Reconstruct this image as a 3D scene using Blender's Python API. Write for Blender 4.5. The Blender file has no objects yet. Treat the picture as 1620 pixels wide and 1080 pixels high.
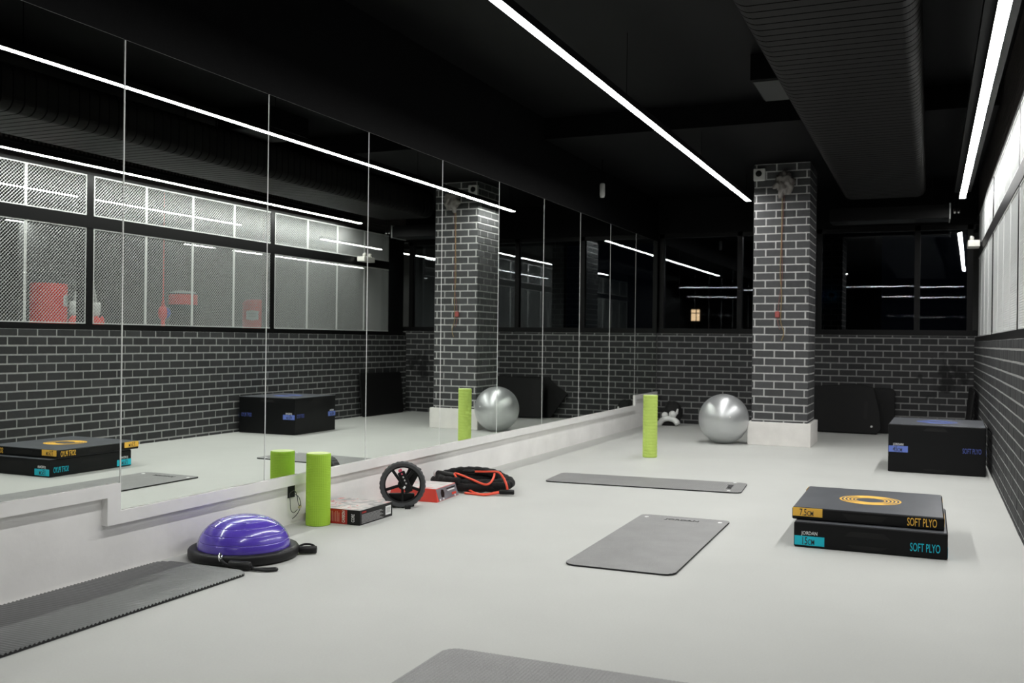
import bpy, bmesh, math, random
import numpy as np
from mathutils import Vector, Matrix, noise
PI = math.pi
sc = bpy.context.scene
COL = sc.collection
random.seed(7)

# ------------------------------------------------------------------ camera
F_PX, YAW, PITCH, ROLL, CAM_H = 1539.07, 0.4060, -0.0015, 0.0123, 1.19
cam_d = bpy.data.cameras.new('camera'); cam = bpy.data.objects.new('camera', cam_d); COL.objects.link(cam)
cam_d.sensor_width = 36.0; cam_d.lens = F_PX / 1620 * 36
cy_, sy_ = math.cos(YAW), math.sin(YAW); cp_, sp_ = math.cos(PITCH), math.sin(PITCH); cr_, sr_ = math.cos(ROLL), math.sin(ROLL)
R0 = Vector((cy_, sy_, 0)); FW0 = Vector((-sy_, cy_, 0)); U0 = Vector((0, 0, 1))
FW = FW0 * cp_ + U0 * sp_; UP = U0 * cp_ - FW0 * sp_
RR = R0 * cr_ + UP * sr_; UU = UP * cr_ - R0 * sr_
cam.matrix_world = Matrix(((RR.x, UU.x, -FW.x, 0), (RR.y, UU.y, -FW.y, 0), (RR.z, UU.z, -FW.z, CAM_H), (0, 0, 0, 1)))
cam_d.clip_start = 0.05; cam_d.clip_end = 200
cam_d.dof.use_dof = True; cam_d.dof.focus_distance = 5.6; cam_d.dof.aperture_fstop = 3.5
sc.camera = cam

# ------------------------------------------------------------------ world, exposure
w = bpy.data.worlds.new('night'); sc.world = w; w.use_nodes = True
w.node_tree.nodes['Background'].inputs[0].default_value = (0.0006, 0.0008, 0.0014, 1)
w.node_tree.nodes['Background'].inputs[1].default_value = 1.0
sc.view_settings.view_transform = 'Standard'; sc.view_settings.look = 'None'
sc.view_settings.gamma = 1; sc.view_settings.use_curve_mapping = False
sc.view_settings.exposure = 0.27
sc.cycles.max_bounces = 10; sc.cycles.glossy_bounces = 6; sc.cycles.diffuse_bounces = 5; sc.cycles.transparent_max_bounces = 12
sc.cycles.caustics_reflective = True; sc.cycles.blur_glossy = 0.0; sc.cycles.sample_clamp_indirect = 0.0; sc.cycles.use_denoising = True
sc.cycles.use_guiding = True; sc.cycles.use_surface_guiding = True; sc.cycles.surface_guiding_probability = 0.6
LED_MAIN = 62.0      # radiance of the light strips of this room
LED_FAR = 27.0       # of the boxing room behind the mesh

# ------------------------------------------------------------------ room numbers (metres)
XM = -3.7086         # mirror face
XK = -3.731          # knee wall face
XR = 0.5305          # right wall face
YB = 14.063          # back wall face
ZT = 2.666           # top of the mirrors
ZC = 3.50            # ceiling
SEAM0, PITCHM = 3.6934, 1.1479

# ------------------------------------------------------------------ materials
def mat(name, col, rough=0.6, metal=0.0, spec=0.5, coat=0.0, noise_amt=0.0, noise_scale=8.0, bump=0.0, bump_scale=60.0, sheen=0.0):
    m = bpy.data.materials.new(name); m.use_nodes = True
    nt = m.node_tree; b = nt.nodes['Principled BSDF']
    b.inputs['Base Color'].default_value = (*col, 1); b.inputs['Roughness'].default_value = rough
    b.inputs['Metallic'].default_value = metal; b.inputs['Specular IOR Level'].default_value = spec
    b.inputs['Coat Weight'].default_value = coat
    if sheen: b.inputs['Sheen Weight'].default_value = sheen
    tc = nt.nodes.new('ShaderNodeTexCoord')
    if noise_amt:
        n = nt.nodes.new('ShaderNodeTexNoise'); n.inputs['Scale'].default_value = noise_scale; n.inputs['Detail'].default_value = 5
        nt.links.new(tc.outputs['Object'], n.inputs['Vector'])
        r = nt.nodes.new('ShaderNodeMapRange'); r.inputs[1].default_value = 0.3; r.inputs[2].default_value = 0.7
        r.inputs[3].default_value = 1 - noise_amt; r.inputs[4].default_value = 1 + noise_amt
        nt.links.new(n.outputs['Fac'], r.inputs[0])
        x = nt.nodes.new('ShaderNodeVectorMath'); x.operation = 'SCALE'; x.inputs[0].default_value = col
        nt.links.new(r.outputs[0], x.inputs['Scale']); nt.links.new(x.outputs[0], b.inputs['Base Color'])
    if bump:
        n2 = nt.nodes.new('ShaderNodeTexNoise'); n2.inputs['Scale'].default_value = bump_scale; n2.inputs['Detail'].default_value = 4
        nt.links.new(tc.outputs['Object'], n2.inputs['Vector'])
        bp = nt.nodes.new('ShaderNodeBump'); bp.inputs['Strength'].default_value = bump; bp.inputs['Distance'].default_value = 0.01
        nt.links.new(n2.outputs['Fac'], bp.inputs['Height']); nt.links.new(bp.outputs['Normal'], b.inputs['Normal'])
    return m

def emis(name, col, strength):
    m = bpy.data.materials.new(name); m.use_nodes = True; nt = m.node_tree
    nt.nodes.remove(nt.nodes['Principled BSDF'])
    e = nt.nodes.new('ShaderNodeEmission'); e.inputs[0].default_value = (*col, 1); e.inputs[1].default_value = strength
    nt.links.new(e.outputs[0], nt.nodes['Material Output'].inputs[0]); return m

def brick_mats(name, lo, hi, cm, soot=None):
    """[mortar, brick]: every brick is a little block of the wall mesh and takes its own grey"""
    out = []
    for part in ('mortar', 'brick'):
        m = bpy.data.materials.new(name + ' ' + part); m.use_nodes = True; nt = m.node_tree; b = nt.nodes['Principled BSDF']; L = nt.links
        tc = nt.nodes.new('ShaderNodeTexCoord'); n2 = nt.nodes.new('ShaderNodeTexNoise'); n2.inputs['Scale'].default_value = 26; n2.inputs['Detail'].default_value = 6
        L.new(tc.outputs['Object'], n2.inputs['Vector'])
        r = nt.nodes.new('ShaderNodeMapRange')
        if part == 'brick':
            g = nt.nodes.new('ShaderNodeNewGeometry'); a = nt.nodes.new('ShaderNodeMath'); a.operation = 'MULTIPLY_ADD'; a.inputs[1].default_value = 0.5
            L.new(n2.outputs['Fac'], a.inputs[0]); h = nt.nodes.new('ShaderNodeMath'); h.operation = 'MULTIPLY'; h.inputs[1].default_value = 0.6; L.new(g.outputs['Random Per Island'], h.inputs[0]); L.new(h.outputs[0], a.inputs[2]); L.new(a.outputs[0], r.inputs[0])
            r.inputs[1].default_value = 0.1; r.inputs[2].default_value = 1.0; r.inputs[3].default_value = lo; r.inputs[4].default_value = hi; col = (1.0, 1.015, 1.05)
        else:
            L.new(n2.outputs['Fac'], r.inputs[0]); r.inputs[1].default_value = 0.3; r.inputs[2].default_value = 0.7; r.inputs[3].default_value = cm * 0.85; r.inputs[4].default_value = cm * 1.1; col = (1.0, 1.0, 0.985)
        sv = nt.nodes.new('ShaderNodeVectorMath'); sv.operation = 'SCALE'; sv.inputs[0].default_value = col; L.new(r.outputs[0], sv.inputs['Scale']); o = sv.outputs[0]
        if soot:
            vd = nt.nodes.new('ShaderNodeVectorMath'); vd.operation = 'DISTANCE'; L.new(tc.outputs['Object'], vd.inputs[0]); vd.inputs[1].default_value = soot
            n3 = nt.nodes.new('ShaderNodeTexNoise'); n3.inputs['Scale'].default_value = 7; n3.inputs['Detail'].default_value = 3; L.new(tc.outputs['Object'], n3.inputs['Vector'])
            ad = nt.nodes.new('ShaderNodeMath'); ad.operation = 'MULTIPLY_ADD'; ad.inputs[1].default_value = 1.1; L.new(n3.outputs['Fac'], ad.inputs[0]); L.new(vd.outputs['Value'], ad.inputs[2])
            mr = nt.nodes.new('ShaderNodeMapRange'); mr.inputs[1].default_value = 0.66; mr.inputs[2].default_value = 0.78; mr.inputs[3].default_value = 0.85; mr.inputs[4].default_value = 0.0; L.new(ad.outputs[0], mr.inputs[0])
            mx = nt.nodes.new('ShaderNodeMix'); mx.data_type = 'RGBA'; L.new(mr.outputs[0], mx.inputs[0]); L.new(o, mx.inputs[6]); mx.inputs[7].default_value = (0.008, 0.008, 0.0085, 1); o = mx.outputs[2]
        L.new(o, b.inputs['Base Color']); b.inputs['Roughness'].default_value = 0.7; b.inputs['Specular IOR Level'].default_value = 0.25
        bp = nt.nodes.new('ShaderNodeBump'); bp.inputs['Strength'].default_value = 0.3; bp.inputs['Distance'].default_value = 0.004; L.new(n2.outputs['Fac'], bp.inputs['Height']); L.new(bp.outputs['Normal'], b.inputs['Normal'])
        out.append(m)
    return out

def rubber_print(name, base, spots):   # glossy carton with a blotchy printed picture
    m = bpy.data.materials.new(name); m.use_nodes = True; nt = m.node_tree; b = nt.nodes['Principled BSDF']
    tc = nt.nodes.new('ShaderNodeTexCoord'); n = nt.nodes.new('ShaderNodeTexNoise'); n.inputs['Scale'].default_value = 7; n.inputs['Detail'].default_value = 2.5; n.inputs['Distortion'].default_value = 1.2
    nt.links.new(tc.outputs['Object'], n.inputs['Vector'])
    r = nt.nodes.new('ShaderNodeValToRGB'); e = r.color_ramp.elements
    e[0].position = 0.0; e[0].color = (*base, 1); e[1].position = 1; e[1].color = (*spots[-1][1], 1)
    for p_, c_ in spots[:-1]:
        q = e.new(p_); q.color = (*c_, 1)
    nt.links.new(n.outputs['Fac'], r.inputs[0]); nt.links.new(r.outputs[0], b.inputs['Base Color']); b.inputs['Roughness'].default_value = 0.35
    return m

M = {}
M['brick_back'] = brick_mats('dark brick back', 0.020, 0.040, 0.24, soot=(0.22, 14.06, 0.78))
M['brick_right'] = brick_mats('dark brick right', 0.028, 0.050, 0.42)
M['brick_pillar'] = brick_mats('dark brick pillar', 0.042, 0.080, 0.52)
M['black_wall'] = mat('black painted plaster', (0.0016, 0.0017, 0.0021), 0.6, spec=0.12, noise_amt=0.25, bump=0.15)
M['ceiling'] = mat('black ceiling boards', (0.004, 0.004, 0.004))
M['knee'] = mat('pale plaster', (0.88, 0.868, 0.85), 0.75, noise_amt=0.06, noise_scale=3.0, bump=0.12, bump_scale=25)
M['trim'] = mat('pale ledge paint', (0.88, 0.87, 0.855), 0.42, noise_amt=0.03)
M['plinth'] = mat('white painted plinth', (0.78, 0.76, 0.73), 0.6, noise_amt=0.05, bump=0.1)
M['black_metal'] = mat('black metal', (0.0022, 0.0022, 0.0024), 0.45, spec=0.2)
M['housing'] = mat('black lamp housing', (0.002, 0.002, 0.0023), 0.5, spec=0.15)
M['galv'] = mat('galvanised mesh', (0.50, 0.515, 0.51), 0.42, metal=0.2)
M['galv_frame'] = mat('bright galvanised strip', (0.62, 0.63, 0.62), 0.45)
M['siding'] = mat('brown ribbed siding', (0.05, 0.042, 0.039), 0.6)
M['duct'] = mat('dark painted duct', (0.011, 0.0105, 0.0105), 0.45, spec=0.06)
M['mirror_edge'] = mat('polished glass edge', (0.85, 0.87, 0.84), 0.25)
M['led'] = emis('white light strip', (1.0, 0.995, 0.975), LED_MAIN)
M['led_far'] = emis('white far light strip', (1.0, 0.995, 0.975), LED_FAR)
M['rubber'] = mat('black rubber', (0.010, 0.010, 0.0105), 0.5, spec=0.35)
M['tyre'] = mat('grey rubber tyre', (0.06, 0.062, 0.066), 0.6)
M['black_plastic'] = mat('black plastic', (0.005, 0.005, 0.0055), 0.4, spec=0.3)
M['mat_grey'] = mat('grey mat foam', (0.25, 0.25, 0.247), 0.45, noise_amt=0.08, noise_scale=5, bump=0.25, bump_scale=160)
M['mat_left'] = mat('dark grey ribbed mat foam', (0.18, 0.183, 0.185), 0.28, noise_amt=0.05, noise_scale=5)
M['mat_edge'] = mat('black mat core', (0.012, 0.012, 0.013), 0.7)
M['mat_ink'] = mat('dark print', (0.03, 0.03, 0.032), 0.5)
M['white_ring'] = mat('white plastic ring', (0.8, 0.8, 0.8), 0.4)
M['lime'] = mat('lime green foam', (0.40, 0.66, 0.045), 0.6)
M['lime_light'] = mat('yellow green foam', (0.52, 0.68, 0.14), 0.65)
M['lime_end'] = mat('pale lime foam end', (0.72, 0.86, 0.38), 0.7)
M['purple'] = mat('glossy purple vinyl', (0.105, 0.062, 0.50), 0.22, coat=0.6)
M['silver'] = mat('silver vinyl', (0.58, 0.595, 0.60), 0.36, metal=0.72)
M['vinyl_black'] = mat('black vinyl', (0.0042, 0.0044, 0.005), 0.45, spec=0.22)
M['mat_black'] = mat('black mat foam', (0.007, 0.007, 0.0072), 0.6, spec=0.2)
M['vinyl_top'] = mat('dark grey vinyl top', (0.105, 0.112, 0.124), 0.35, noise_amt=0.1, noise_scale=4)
M['slot'] = mat('deep black recess', (0.003, 0.003, 0.003), 0.8)
M['yellow'] = mat('yellow print', (0.95, 0.54, 0.07), 0.5)
M['teal'] = mat('teal print', (0.0, 0.54, 0.68), 0.5)
M['blue'] = mat('blue print', (0.13, 0.20, 0.60), 0.5)
M['blue_dark'] = mat('dim blue print', (0.07, 0.10, 0.36), 0.5)
M['white_ink'] = mat('white print', (0.85, 0.85, 0.85), 0.5)
M['red_card'] = mat('red carton', (0.48, 0.022, 0.020), 0.35)
M['coral_card'] = mat('coral red carton', (0.75, 0.07, 0.05), 0.35)
M['grey_card'] = mat('grey carton', (0.22, 0.22, 0.245), 0.35, noise_amt=0.25, noise_scale=14)
M['print_top'] = rubber_print('printed carton lid', (0.25, 0.25, 0.25), [(0.38, (0.30, 0.295, 0.295)), (0.48, (0.52, 0.505, 0.50)), (0.56, (0.72, 0.64, 0.62)), (0.60, (0.60, 0.16, 0.15)), (0.625, (0.75, 0.70, 0.69)), (0.7, (0.80, 0.79, 0.78))])
M['print_top_light'] = rubber_print('pale printed carton lid', (0.35, 0.34, 0.34), [(0.4, (0.60, 0.57, 0.56)), (0.55, (0.74, 0.70, 0.69)), (0.62, (0.75, 0.25, 0.22)), (0.66, (0.8, 0.79, 0.79))])
M['orange'] = mat('orange red rubber tube', (0.85, 0.085, 0.04), 0.4)
M['sleeve'] = mat('black nylon sleeve', (0.007, 0.007, 0.0075), 0.75, spec=0.25, bump=0.4, bump_scale=90, sheen=0.05)
M['chrome'] = mat('chrome', (0.75, 0.75, 0.75), 0.2, metal=1)
M['pink'] = mat('pink red plastic', (0.75, 0.10, 0.16), 0.4)
M['red_vinyl'] = mat('red vinyl', (0.90, 0.06, 0.04), 0.4)
M['white_vinyl'] = mat('white vinyl', (0.75, 0.76, 0.74), 0.45)
M['pale_strap'] = mat('pale webbing', (0.55, 0.56, 0.54), 0.7)
M['blue_vinyl'] = mat('blue vinyl', (0.03, 0.08, 0.50), 0.4)
M['bag_dark'] = mat('charcoal vinyl', (0.016, 0.018, 0.0175), 0.45)
M['grey_wall'] = mat('grey concrete', (0.085, 0.088, 0.085), 0.8, noise_amt=0.18, noise_scale=1.3, bump=0.2, bump_scale=12)
M['pale_plastic'] = mat('pale grey plastic', (0.55, 0.55, 0.54), 0.5)
M['cream_plastic'] = mat('cream plastic', (0.72, 0.71, 0.66), 0.5)
M['wrap'] = mat('crumpled grey film', (0.24, 0.22, 0.21), 0.4)
M['cable_yellow'] = mat('yellow cable', (0.27, 0.19, 0.08), 0.5)
M['cable_red'] = mat('red cable', (0.24, 0.09, 0.07), 0.5)
M['cable_dark'] = mat('dark grey cable', (0.05, 0.05, 0.052), 0.5)
M['city_dark'] = mat('dark facade', (0.01, 0.01, 0.012), 0.9)
M['lit_pane'] = emis('warm lit pane', (1.0, 0.66, 0.36), 1.2)
M['blue_lamp'] = emis('blue sign lamp', (0.03, 0.12, 1.0), 3.0)
M['cyan_lamp'] = emis('cyan sign lamp', (0.03, 0.45, 0.75), 1.6)

def ceiling_mat():
    m = M['ceiling']; nt = m.node_tree; nt.nodes.clear()
    o = nt.nodes.new('ShaderNodeOutputMaterial'); b = nt.nodes.new('ShaderNodeBsdfPrincipled'); nt.links.new(b.outputs[0], o.inputs[0])
    tc = nt.nodes.new('ShaderNodeTexCoord'); mp = nt.nodes.new('ShaderNodeMapping'); mp.inputs['Location'].default_value = (1.1, 0.45, 0)
    t = nt.nodes.new('ShaderNodeTexBrick'); nt.links.new(tc.outputs['Object'], mp.inputs[0]); nt.links.new(mp.outputs[0], t.inputs['Vector'])
    t.inputs['Scale'].default_value = 1; t.inputs['Brick Width'].default_value = 6.0; t.inputs['Row Height'].default_value = 1.25; t.inputs['Mortar Size'].default_value = 0.012
    t.inputs['Color1'].default_value = (0.0022, 0.0023, 0.0026, 1); t.inputs['Color2'].default_value = (0.0026, 0.0027, 0.003, 1); t.inputs['Mortar'].default_value = (0.003, 0.003, 0.003, 1)
    nt.links.new(t.outputs['Color'], b.inputs['Base Color']); b.inputs['Roughness'].default_value = 0.5; b.inputs['Specular IOR Level'].default_value = 0.12
ceiling_mat()

def floor_mat():
    m = bpy.data.materials.new('grey speckled vinyl floor'); m.use_nodes = True; nt = m.node_tree; b = nt.nodes['Principled BSDF']; L = nt.links
    tc = nt.nodes.new('ShaderNodeTexCoord')
    n1 = nt.nodes.new('ShaderNodeTexNoise'); n1.inputs['Scale'].default_value = 120; n1.inputs['Detail'].default_value = 3
    n2 = nt.nodes.new('ShaderNodeTexNoise'); n2.inputs['Scale'].default_value = 1.4; n2.inputs['Detail'].default_value = 5
    L.new(tc.outputs['Object'], n1.inputs['Vector']); L.new(tc.outputs['Object'], n2.inputs['Vector'])
    a = nt.nodes.new('ShaderNodeMath'); a.operation = 'MULTIPLY_ADD'; a.inputs[1].default_value = 0.12; a.inputs[2].default_value = 0.94; L.new(n1.outputs['Fac'], a.inputs[0])
    c = nt.nodes.new('ShaderNodeMath'); c.operation = 'MULTIPLY_ADD'; c.inputs[1].default_value = 0.14; c.inputs[2].default_value = 0.93; L.new(n2.outputs['Fac'], c.inputs[0])
    d = nt.nodes.new('ShaderNodeMath'); d.operation = 'MULTIPLY'; L.new(a.outputs[0], d.inputs[0]); L.new(c.outputs[0], d.inputs[1])
    s = nt.nodes.new('ShaderNodeVectorMath'); s.operation = 'SCALE'; s.inputs[0].default_value = (0.52, 0.527, 0.504); L.new(d.outputs[0], s.inputs['Scale'])
    L.new(s.outputs[0], b.inputs['Base Color']); b.inputs['Roughness'].default_value = 0.62; b.inputs['Specular IOR Level'].default_value = 0.3
    return m
M['floor'] = floor_mat()

def glass_mat():
    m = bpy.data.materials.new('dark window glass'); m.use_nodes = True; nt = m.node_tree; nt.nodes.remove(nt.nodes['Principled BSDF']); L = nt.links
    g = nt.nodes.new('ShaderNodeBsdfGlossy'); g.inputs['Roughness'].default_value = 0.0; g.inputs[0].default_value = (0.95, 0.97, 1, 1)
    t = nt.nodes.new('ShaderNodeBsdfTransparent'); t.inputs[0].default_value = (0.75, 0.78, 0.8, 1)
    f = nt.nodes.new('ShaderNodeFresnel'); f.inputs[0].default_value = 1.75
    mx = nt.nodes.new('ShaderNodeMixShader'); L.new(f.outputs[0], mx.inputs[0]); L.new(t.outputs[0], mx.inputs[1]); L.new(g.outputs[0], mx.inputs[2])
    L.new(mx.outputs[0], nt.nodes['Material Output'].inputs[0]); return m
M['glass'] = glass_mat()

def mirror_mat():
    m = bpy.data.materials.new('silvered mirror'); m.use_nodes = True; nt = m.node_tree; nt.nodes.remove(nt.nodes['Principled BSDF'])
    g = nt.nodes.new('ShaderNodeBsdfGlossy'); g.inputs['Roughness'].default_value = 0.0; g.inputs[0].default_value = (0.86, 0.90, 0.86, 1)
    nt.links.new(g.outputs[0], nt.nodes['Material Output'].inputs[0]); return m
M['mirror'] = mirror_mat()

# ------------------------------------------------------------------ mesh helpers
class MB:
    def __init__(s): s.v = []; s.f = []; s.sm = []; s.mi = {}
    def add(s, vs, fs, smooth=False):
        o = len(s.v); s.v += [tuple(v) for v in vs]
        for f in fs: s.f.append(tuple(i + o for i in f)); s.sm.append(smooth)
        return s
    def box(s, x0, y0, z0, x1, y1, z1):
        vs = [(x, y, z) for z in (z0, z1) for y in (y0, y1) for x in (x0, x1)]
        return s.add(vs, [(0, 2, 3, 1), (4, 5, 7, 6), (0, 1, 5, 4), (2, 6, 7, 3), (0, 4, 6, 2), (1, 3, 7, 5)])
    def obox(s, c, size, mtx):
        h = Vector(size) / 2; vs = []
        for z in (-1, 1):
            for y in (-1, 1):
                for x in (-1, 1): vs.append(Vector(c) + mtx @ Vector((x * h.x, y * h.y, z * h.z)))
        return s.add(vs, [(0, 2, 3, 1), (4, 5, 7, 6), (0, 1, 5, 4), (2, 6, 7, 3), (0, 4, 6, 2), (1, 3, 7, 5)])
    def bar(s, a, b, w_, h_, up=(0, 0, 1)):
        a = Vector(a); b = Vector(b); d = (b - a); L = d.length; d.normalize(); u = Vector(up); x = d.cross(u)
        if x.length < 1e-4: x = d.cross(Vector((0, 1, 0)))
        x.normalize(); u = x.cross(d); m = Matrix((x, d, u)).transposed()
        return s.obox((a + b) / 2, (w_, L, h_), m)
    def tube(s, pts, r, seg=10, closed=False, rad=None):
        pts = [Vector(p) for p in pts]; n = len(pts); vs = []; N = None
        for i, p in enumerate(pts):
            if closed: t = pts[(i + 1) % n] - pts[i - 1]
            else: t = pts[min(i + 1, n - 1)] - pts[max(i - 1, 0)]
            t.normalize()
            if N is None:
                N = t.cross(Vector((0, 0, 1)))
                if N.length < 1e-3: N = t.cross(Vector((0, 1, 0)))
            else: N = N - t * N.dot(t)
            N.normalize(); Bn = t.cross(N); rr = rad[i] if rad else r
            for k in range(seg):
                a = 2 * PI * k / seg; vs.append(p + (N * math.cos(a) + Bn * math.sin(a)) * rr)
        fs = []
        for i in range(n if closed else n - 1):
            for k in range(seg):
                a0 = i * seg + k; a1 = i * seg + (k + 1) % seg; j = ((i + 1) % n) * seg
                fs.append((a0, a1, j + (k + 1) % seg, j + k))
        s.add(vs, fs, True)
        if not closed:
            o = len(s.v) - n * seg
            s.f.append(tuple(o + k for k in range(seg))[::-1]); s.sm.append(False)
            s.f.append(tuple(o + (n - 1) * seg + k for k in range(seg))); s.sm.append(False)
        return s
    def lathe(s, prof, seg=48, c=(0, 0, 0), smooth=True, mtx=None):
        vs = []; c = Vector(c)
        for r, z in prof:
            for k in range(seg):
                a = 2 * PI * k / seg; p = Vector((r * math.cos(a), r * math.sin(a), z))
                vs.append(c + (mtx @ p if mtx else p))
        fs = []
        for i in range(len(prof) - 1):
            for k in range(seg):
                fs.append((i * seg + k, i * seg + (k + 1) % seg, (i + 1) * seg + (k + 1) % seg, (i + 1) * seg + k))
        s.add(vs, fs, smooth)
        o = len(s.v) - len(prof) * seg
        if prof[0][0] > 1e-6: s.f.append(tuple(o + k for k in range(seg))[::-1]); s.sm.append(False)
        if prof[-1][0] > 1e-6: s.f.append(tuple(o + (len(prof) - 1) * seg + k for k in range(seg))); s.sm.append(False)
        return s
    def prism(s, poly, fr, depth):
        """poly: 2-D outline; fr(u,v,w) maps it into 3-D, extruded w=0..depth"""
        n = len(poly); vs = [fr(u, v, 0) for u, v in poly] + [fr(u, v, depth) for u, v in poly]
        fs = [tuple(range(n))[::-1], tuple(range(n, 2 * n))] + [(i, (i + 1) % n, n + (i + 1) % n, n + i) for i in range(n)]
        return s.add(vs, fs)
    def build(s, name, m, parent=None, loc=None, rot=None, bevel=0, fix=True):
        me = bpy.data.meshes.new(name); me.from_pydata(s.v, [], s.f)
        me.polygons.foreach_set('use_smooth', s.sm)
        for q in (m if isinstance(m, list) else [m]): me.materials.append(q)
        for k_, v_ in s.mi.items(): me.polygons[k_].material_index = v_
        if fix:
            bm = bmesh.new(); bm.from_mesh(me); bmesh.ops.recalc_face_normals(bm, faces=bm.faces); bm.to_mesh(me); bm.free()
        me.update()
        o = bpy.data.objects.new(name, me); COL.objects.link(o)
        if parent: o.parent = parent
        if loc: o.location = loc
        if rot: o.rotation_euler = rot
        if bevel:
            b = o.modifiers.new('bevel', 'BEVEL'); b.width = bevel; b.segments = 3; b.limit_method = 'ANGLE'; b.angle_limit = 0.6
            wn = o.modifiers.new('wn', 'WEIGHTED_NORMAL'); wn.keep_sharp = False
            for p in me.polygons: p.use_smooth = True
        return o

def bricks(mb, org, u, n, u0, u1, z0, z1, bw, rh, pu, pz, joint=0.0155, proud=0.005):
    """running-bond bricks standing proud of the mortar plane; u along the wall, n outward; pu, pz: a joint of the even rows / a bed joint"""
    o = Vector(org); u = Vector(u); n = Vector(n); rng = random.Random(len(mb.f))
    k = math.floor((z0 - pz) / rh)
    while pz + k * rh < z1 - 0.004:
        a = max(z0, pz + k * rh + joint / 2); b = min(z1, pz + (k + 1) * rh - joint / 2)
        if b - a > 0.006:
            p = pu + (bw / 2 if k % 2 else 0); i = math.floor((u0 - p) / bw)
            while p + i * bw < u1 - 0.004:
                c = max(u0, p + i * bw + joint / 2); d = min(u1, p + (i + 1) * bw - joint / 2)
                if d - c > 0.006:
                    j = [rng.uniform(-0.0012, 0.0012) for _ in range(4)]; pr = proud + rng.uniform(-0.001, 0.001)
                    q = [(c + j[0], a + j[1]), (d + j[2], a + j[1]), (d + j[2], b + j[3]), (c + j[0], b + j[3])]; e = 0.0012
                    f = [(c + j[0] + e, a + j[1] + e), (d + j[2] - e, a + j[1] + e), (d + j[2] - e, b + j[3] - e), (c + j[0] + e, b + j[3] - e)]
                    Z = Vector((0, 0, 1)); st = len(mb.f)
                    mb.add([o + u * x + Z * z - n * 0.001 for x, z in q] + [o + u * x + Z * z + n * (pr - e) for x, z in q] + [o + u * x + Z * z + n * pr for x, z in f],
                           [(0, 1, 5, 4), (1, 2, 6, 5), (2, 3, 7, 6), (3, 0, 4, 7), (4, 5, 9, 8), (5, 6, 10, 9), (6, 7, 11, 10), (7, 4, 8, 11), (8, 9, 10, 11)])
                    for fi in range(st, len(mb.f)): mb.mi[fi] = 1
                i += 1
        k += 1
    return mb
def tag(o, label, cat, group=None, kind=None):
    o['label'] = label; o['category'] = cat
    if group: o['group'] = group
    if kind: o['kind'] = kind
    return o
def thing(name, label, cat, loc=(0, 0, 0), rz=0, group=None):
    o = bpy.data.objects.new(name, None); COL.objects.link(o); o.location = loc; o.rotation_euler = (0, 0, rz); o.empty_display_size = 0.1
    return tag(o, label, cat, group)
def struct(o, label=None, cat=None):
    o['kind'] = 'structure'
    if label: o['label'] = label; o['category'] = cat
    return o
def text_mesh(name, body, size, m, parent, origin, ux, uy, sx=1.0, align='LEFT', thick=0.0006, shear=0.0):
    """letters lying in the plane spanned by ux, uy at origin"""
    cu = bpy.data.curves.new(name, 'FONT'); cu.body = body; cu.size = size; cu.align_x = align; cu.extrude = thick; cu.resolution_u = 3; cu.offset = size * 0.006; cu.shear = shear
    ob = bpy.data.objects.new('tmp', cu); COL.objects.link(ob)
    dg = bpy.context.evaluated_depsgraph_get(); me = bpy.data.meshes.new_from_object(ob.evaluated_get(dg))
    bpy.data.objects.remove(ob); me.name = name; me.materials.clear(); me.materials.append(m)
    ux = Vector(ux).normalized(); uy = Vector(uy).normalized(); n = ux.cross(uy)
    mt = Matrix(((ux.x * sx, uy.x, n.x, origin[0]), (ux.y * sx, uy.y, n.y, origin[1]), (ux.z * sx, uy.z, n.z, origin[2]), (0, 0, 0, 1)))
    me.transform(mt); o = bpy.data.objects.new(name, me); COL.objects.link(o); o.parent = parent
    return o
def copy_tree(o, parent=None):
    c = o.copy(); COL.objects.link(c)
    if parent: c.parent = parent
    for ch in list(o.children): copy_tree(ch, c)
    return c
def rrect(x0, y0, x1, y1, r, n=8):
    out = []
    for cx, cy, a0 in ((x1 - r, y1 - r, 0), (x0 + r, y1 - r, PI / 2), (x0 + r, y0 + r, PI), (x1 - r, y0 + r, 1.5 * PI)):
        for k in range(n + 1):
            a = a0 + PI / 2 * k / n; out.append((cx + r * math.cos(a), cy + r * math.sin(a)))
    return out

# ================================================================== THE ROOM
struct(MB().box(-4.2, -8.2, -0.12, 7.3, 22.2, 0).build('floor', M['floor']))
struct(MB().box(-4.2, -8.2, ZC, 7.3, 22.2, ZC + 0.12).build('ceiling', M['ceiling']))
# dropped ceiling field over the pillar
struct(MB().box(-3.73, 9.42, 3.28, 0.53, 14.06, ZC).build('trim_1', M['black_wall']), 'black dropped ceiling field above the brick pillar', 'ceiling')
# left wall: pale knee wall below, black wall above and behind the mirrors
struct(MB().box(-4.0, -8.0, 0, XK, YB, 0.45).build('wall_left', M['knee']))
struct(MB().box(-4.0, -8.0, 0.45, XM - 0.008, YB, ZT).box(-4.0, -8.0, ZT, XM - 0.002, YB, ZC).build('wall_left_upper', M['black_wall']), 'black upper left wall carrying the mirrors', 'wall')
# ledge trim under the mirrors, stepping with them
Z1, Z0, TH, XF = 0.455, 0.3165, 0.064, XM + 0.015
ya, yb = 3.600, 12.87
tr = MB()
tr.box(XM - 0.03, -8, Z1 - TH, XF, ya, Z1)
tr.box(XM - 0.03, ya, Z0 - TH, XF, ya + 0.085, Z1)
tr.box(XM - 0.03, ya + 0.085, Z0 - TH, XF, yb - 0.0, Z0)
tr.box(XM - 0.03, yb, Z0 - TH, XF, yb + 0.075, Z1)
tr.box(XM - 0.03, yb + 0.075, Z1 - TH, XF, YB, Z1)
struct(tr.build('trim_2', M['trim']), 'pale stepped ledge running under the mirrors', 'ledge')
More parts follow.
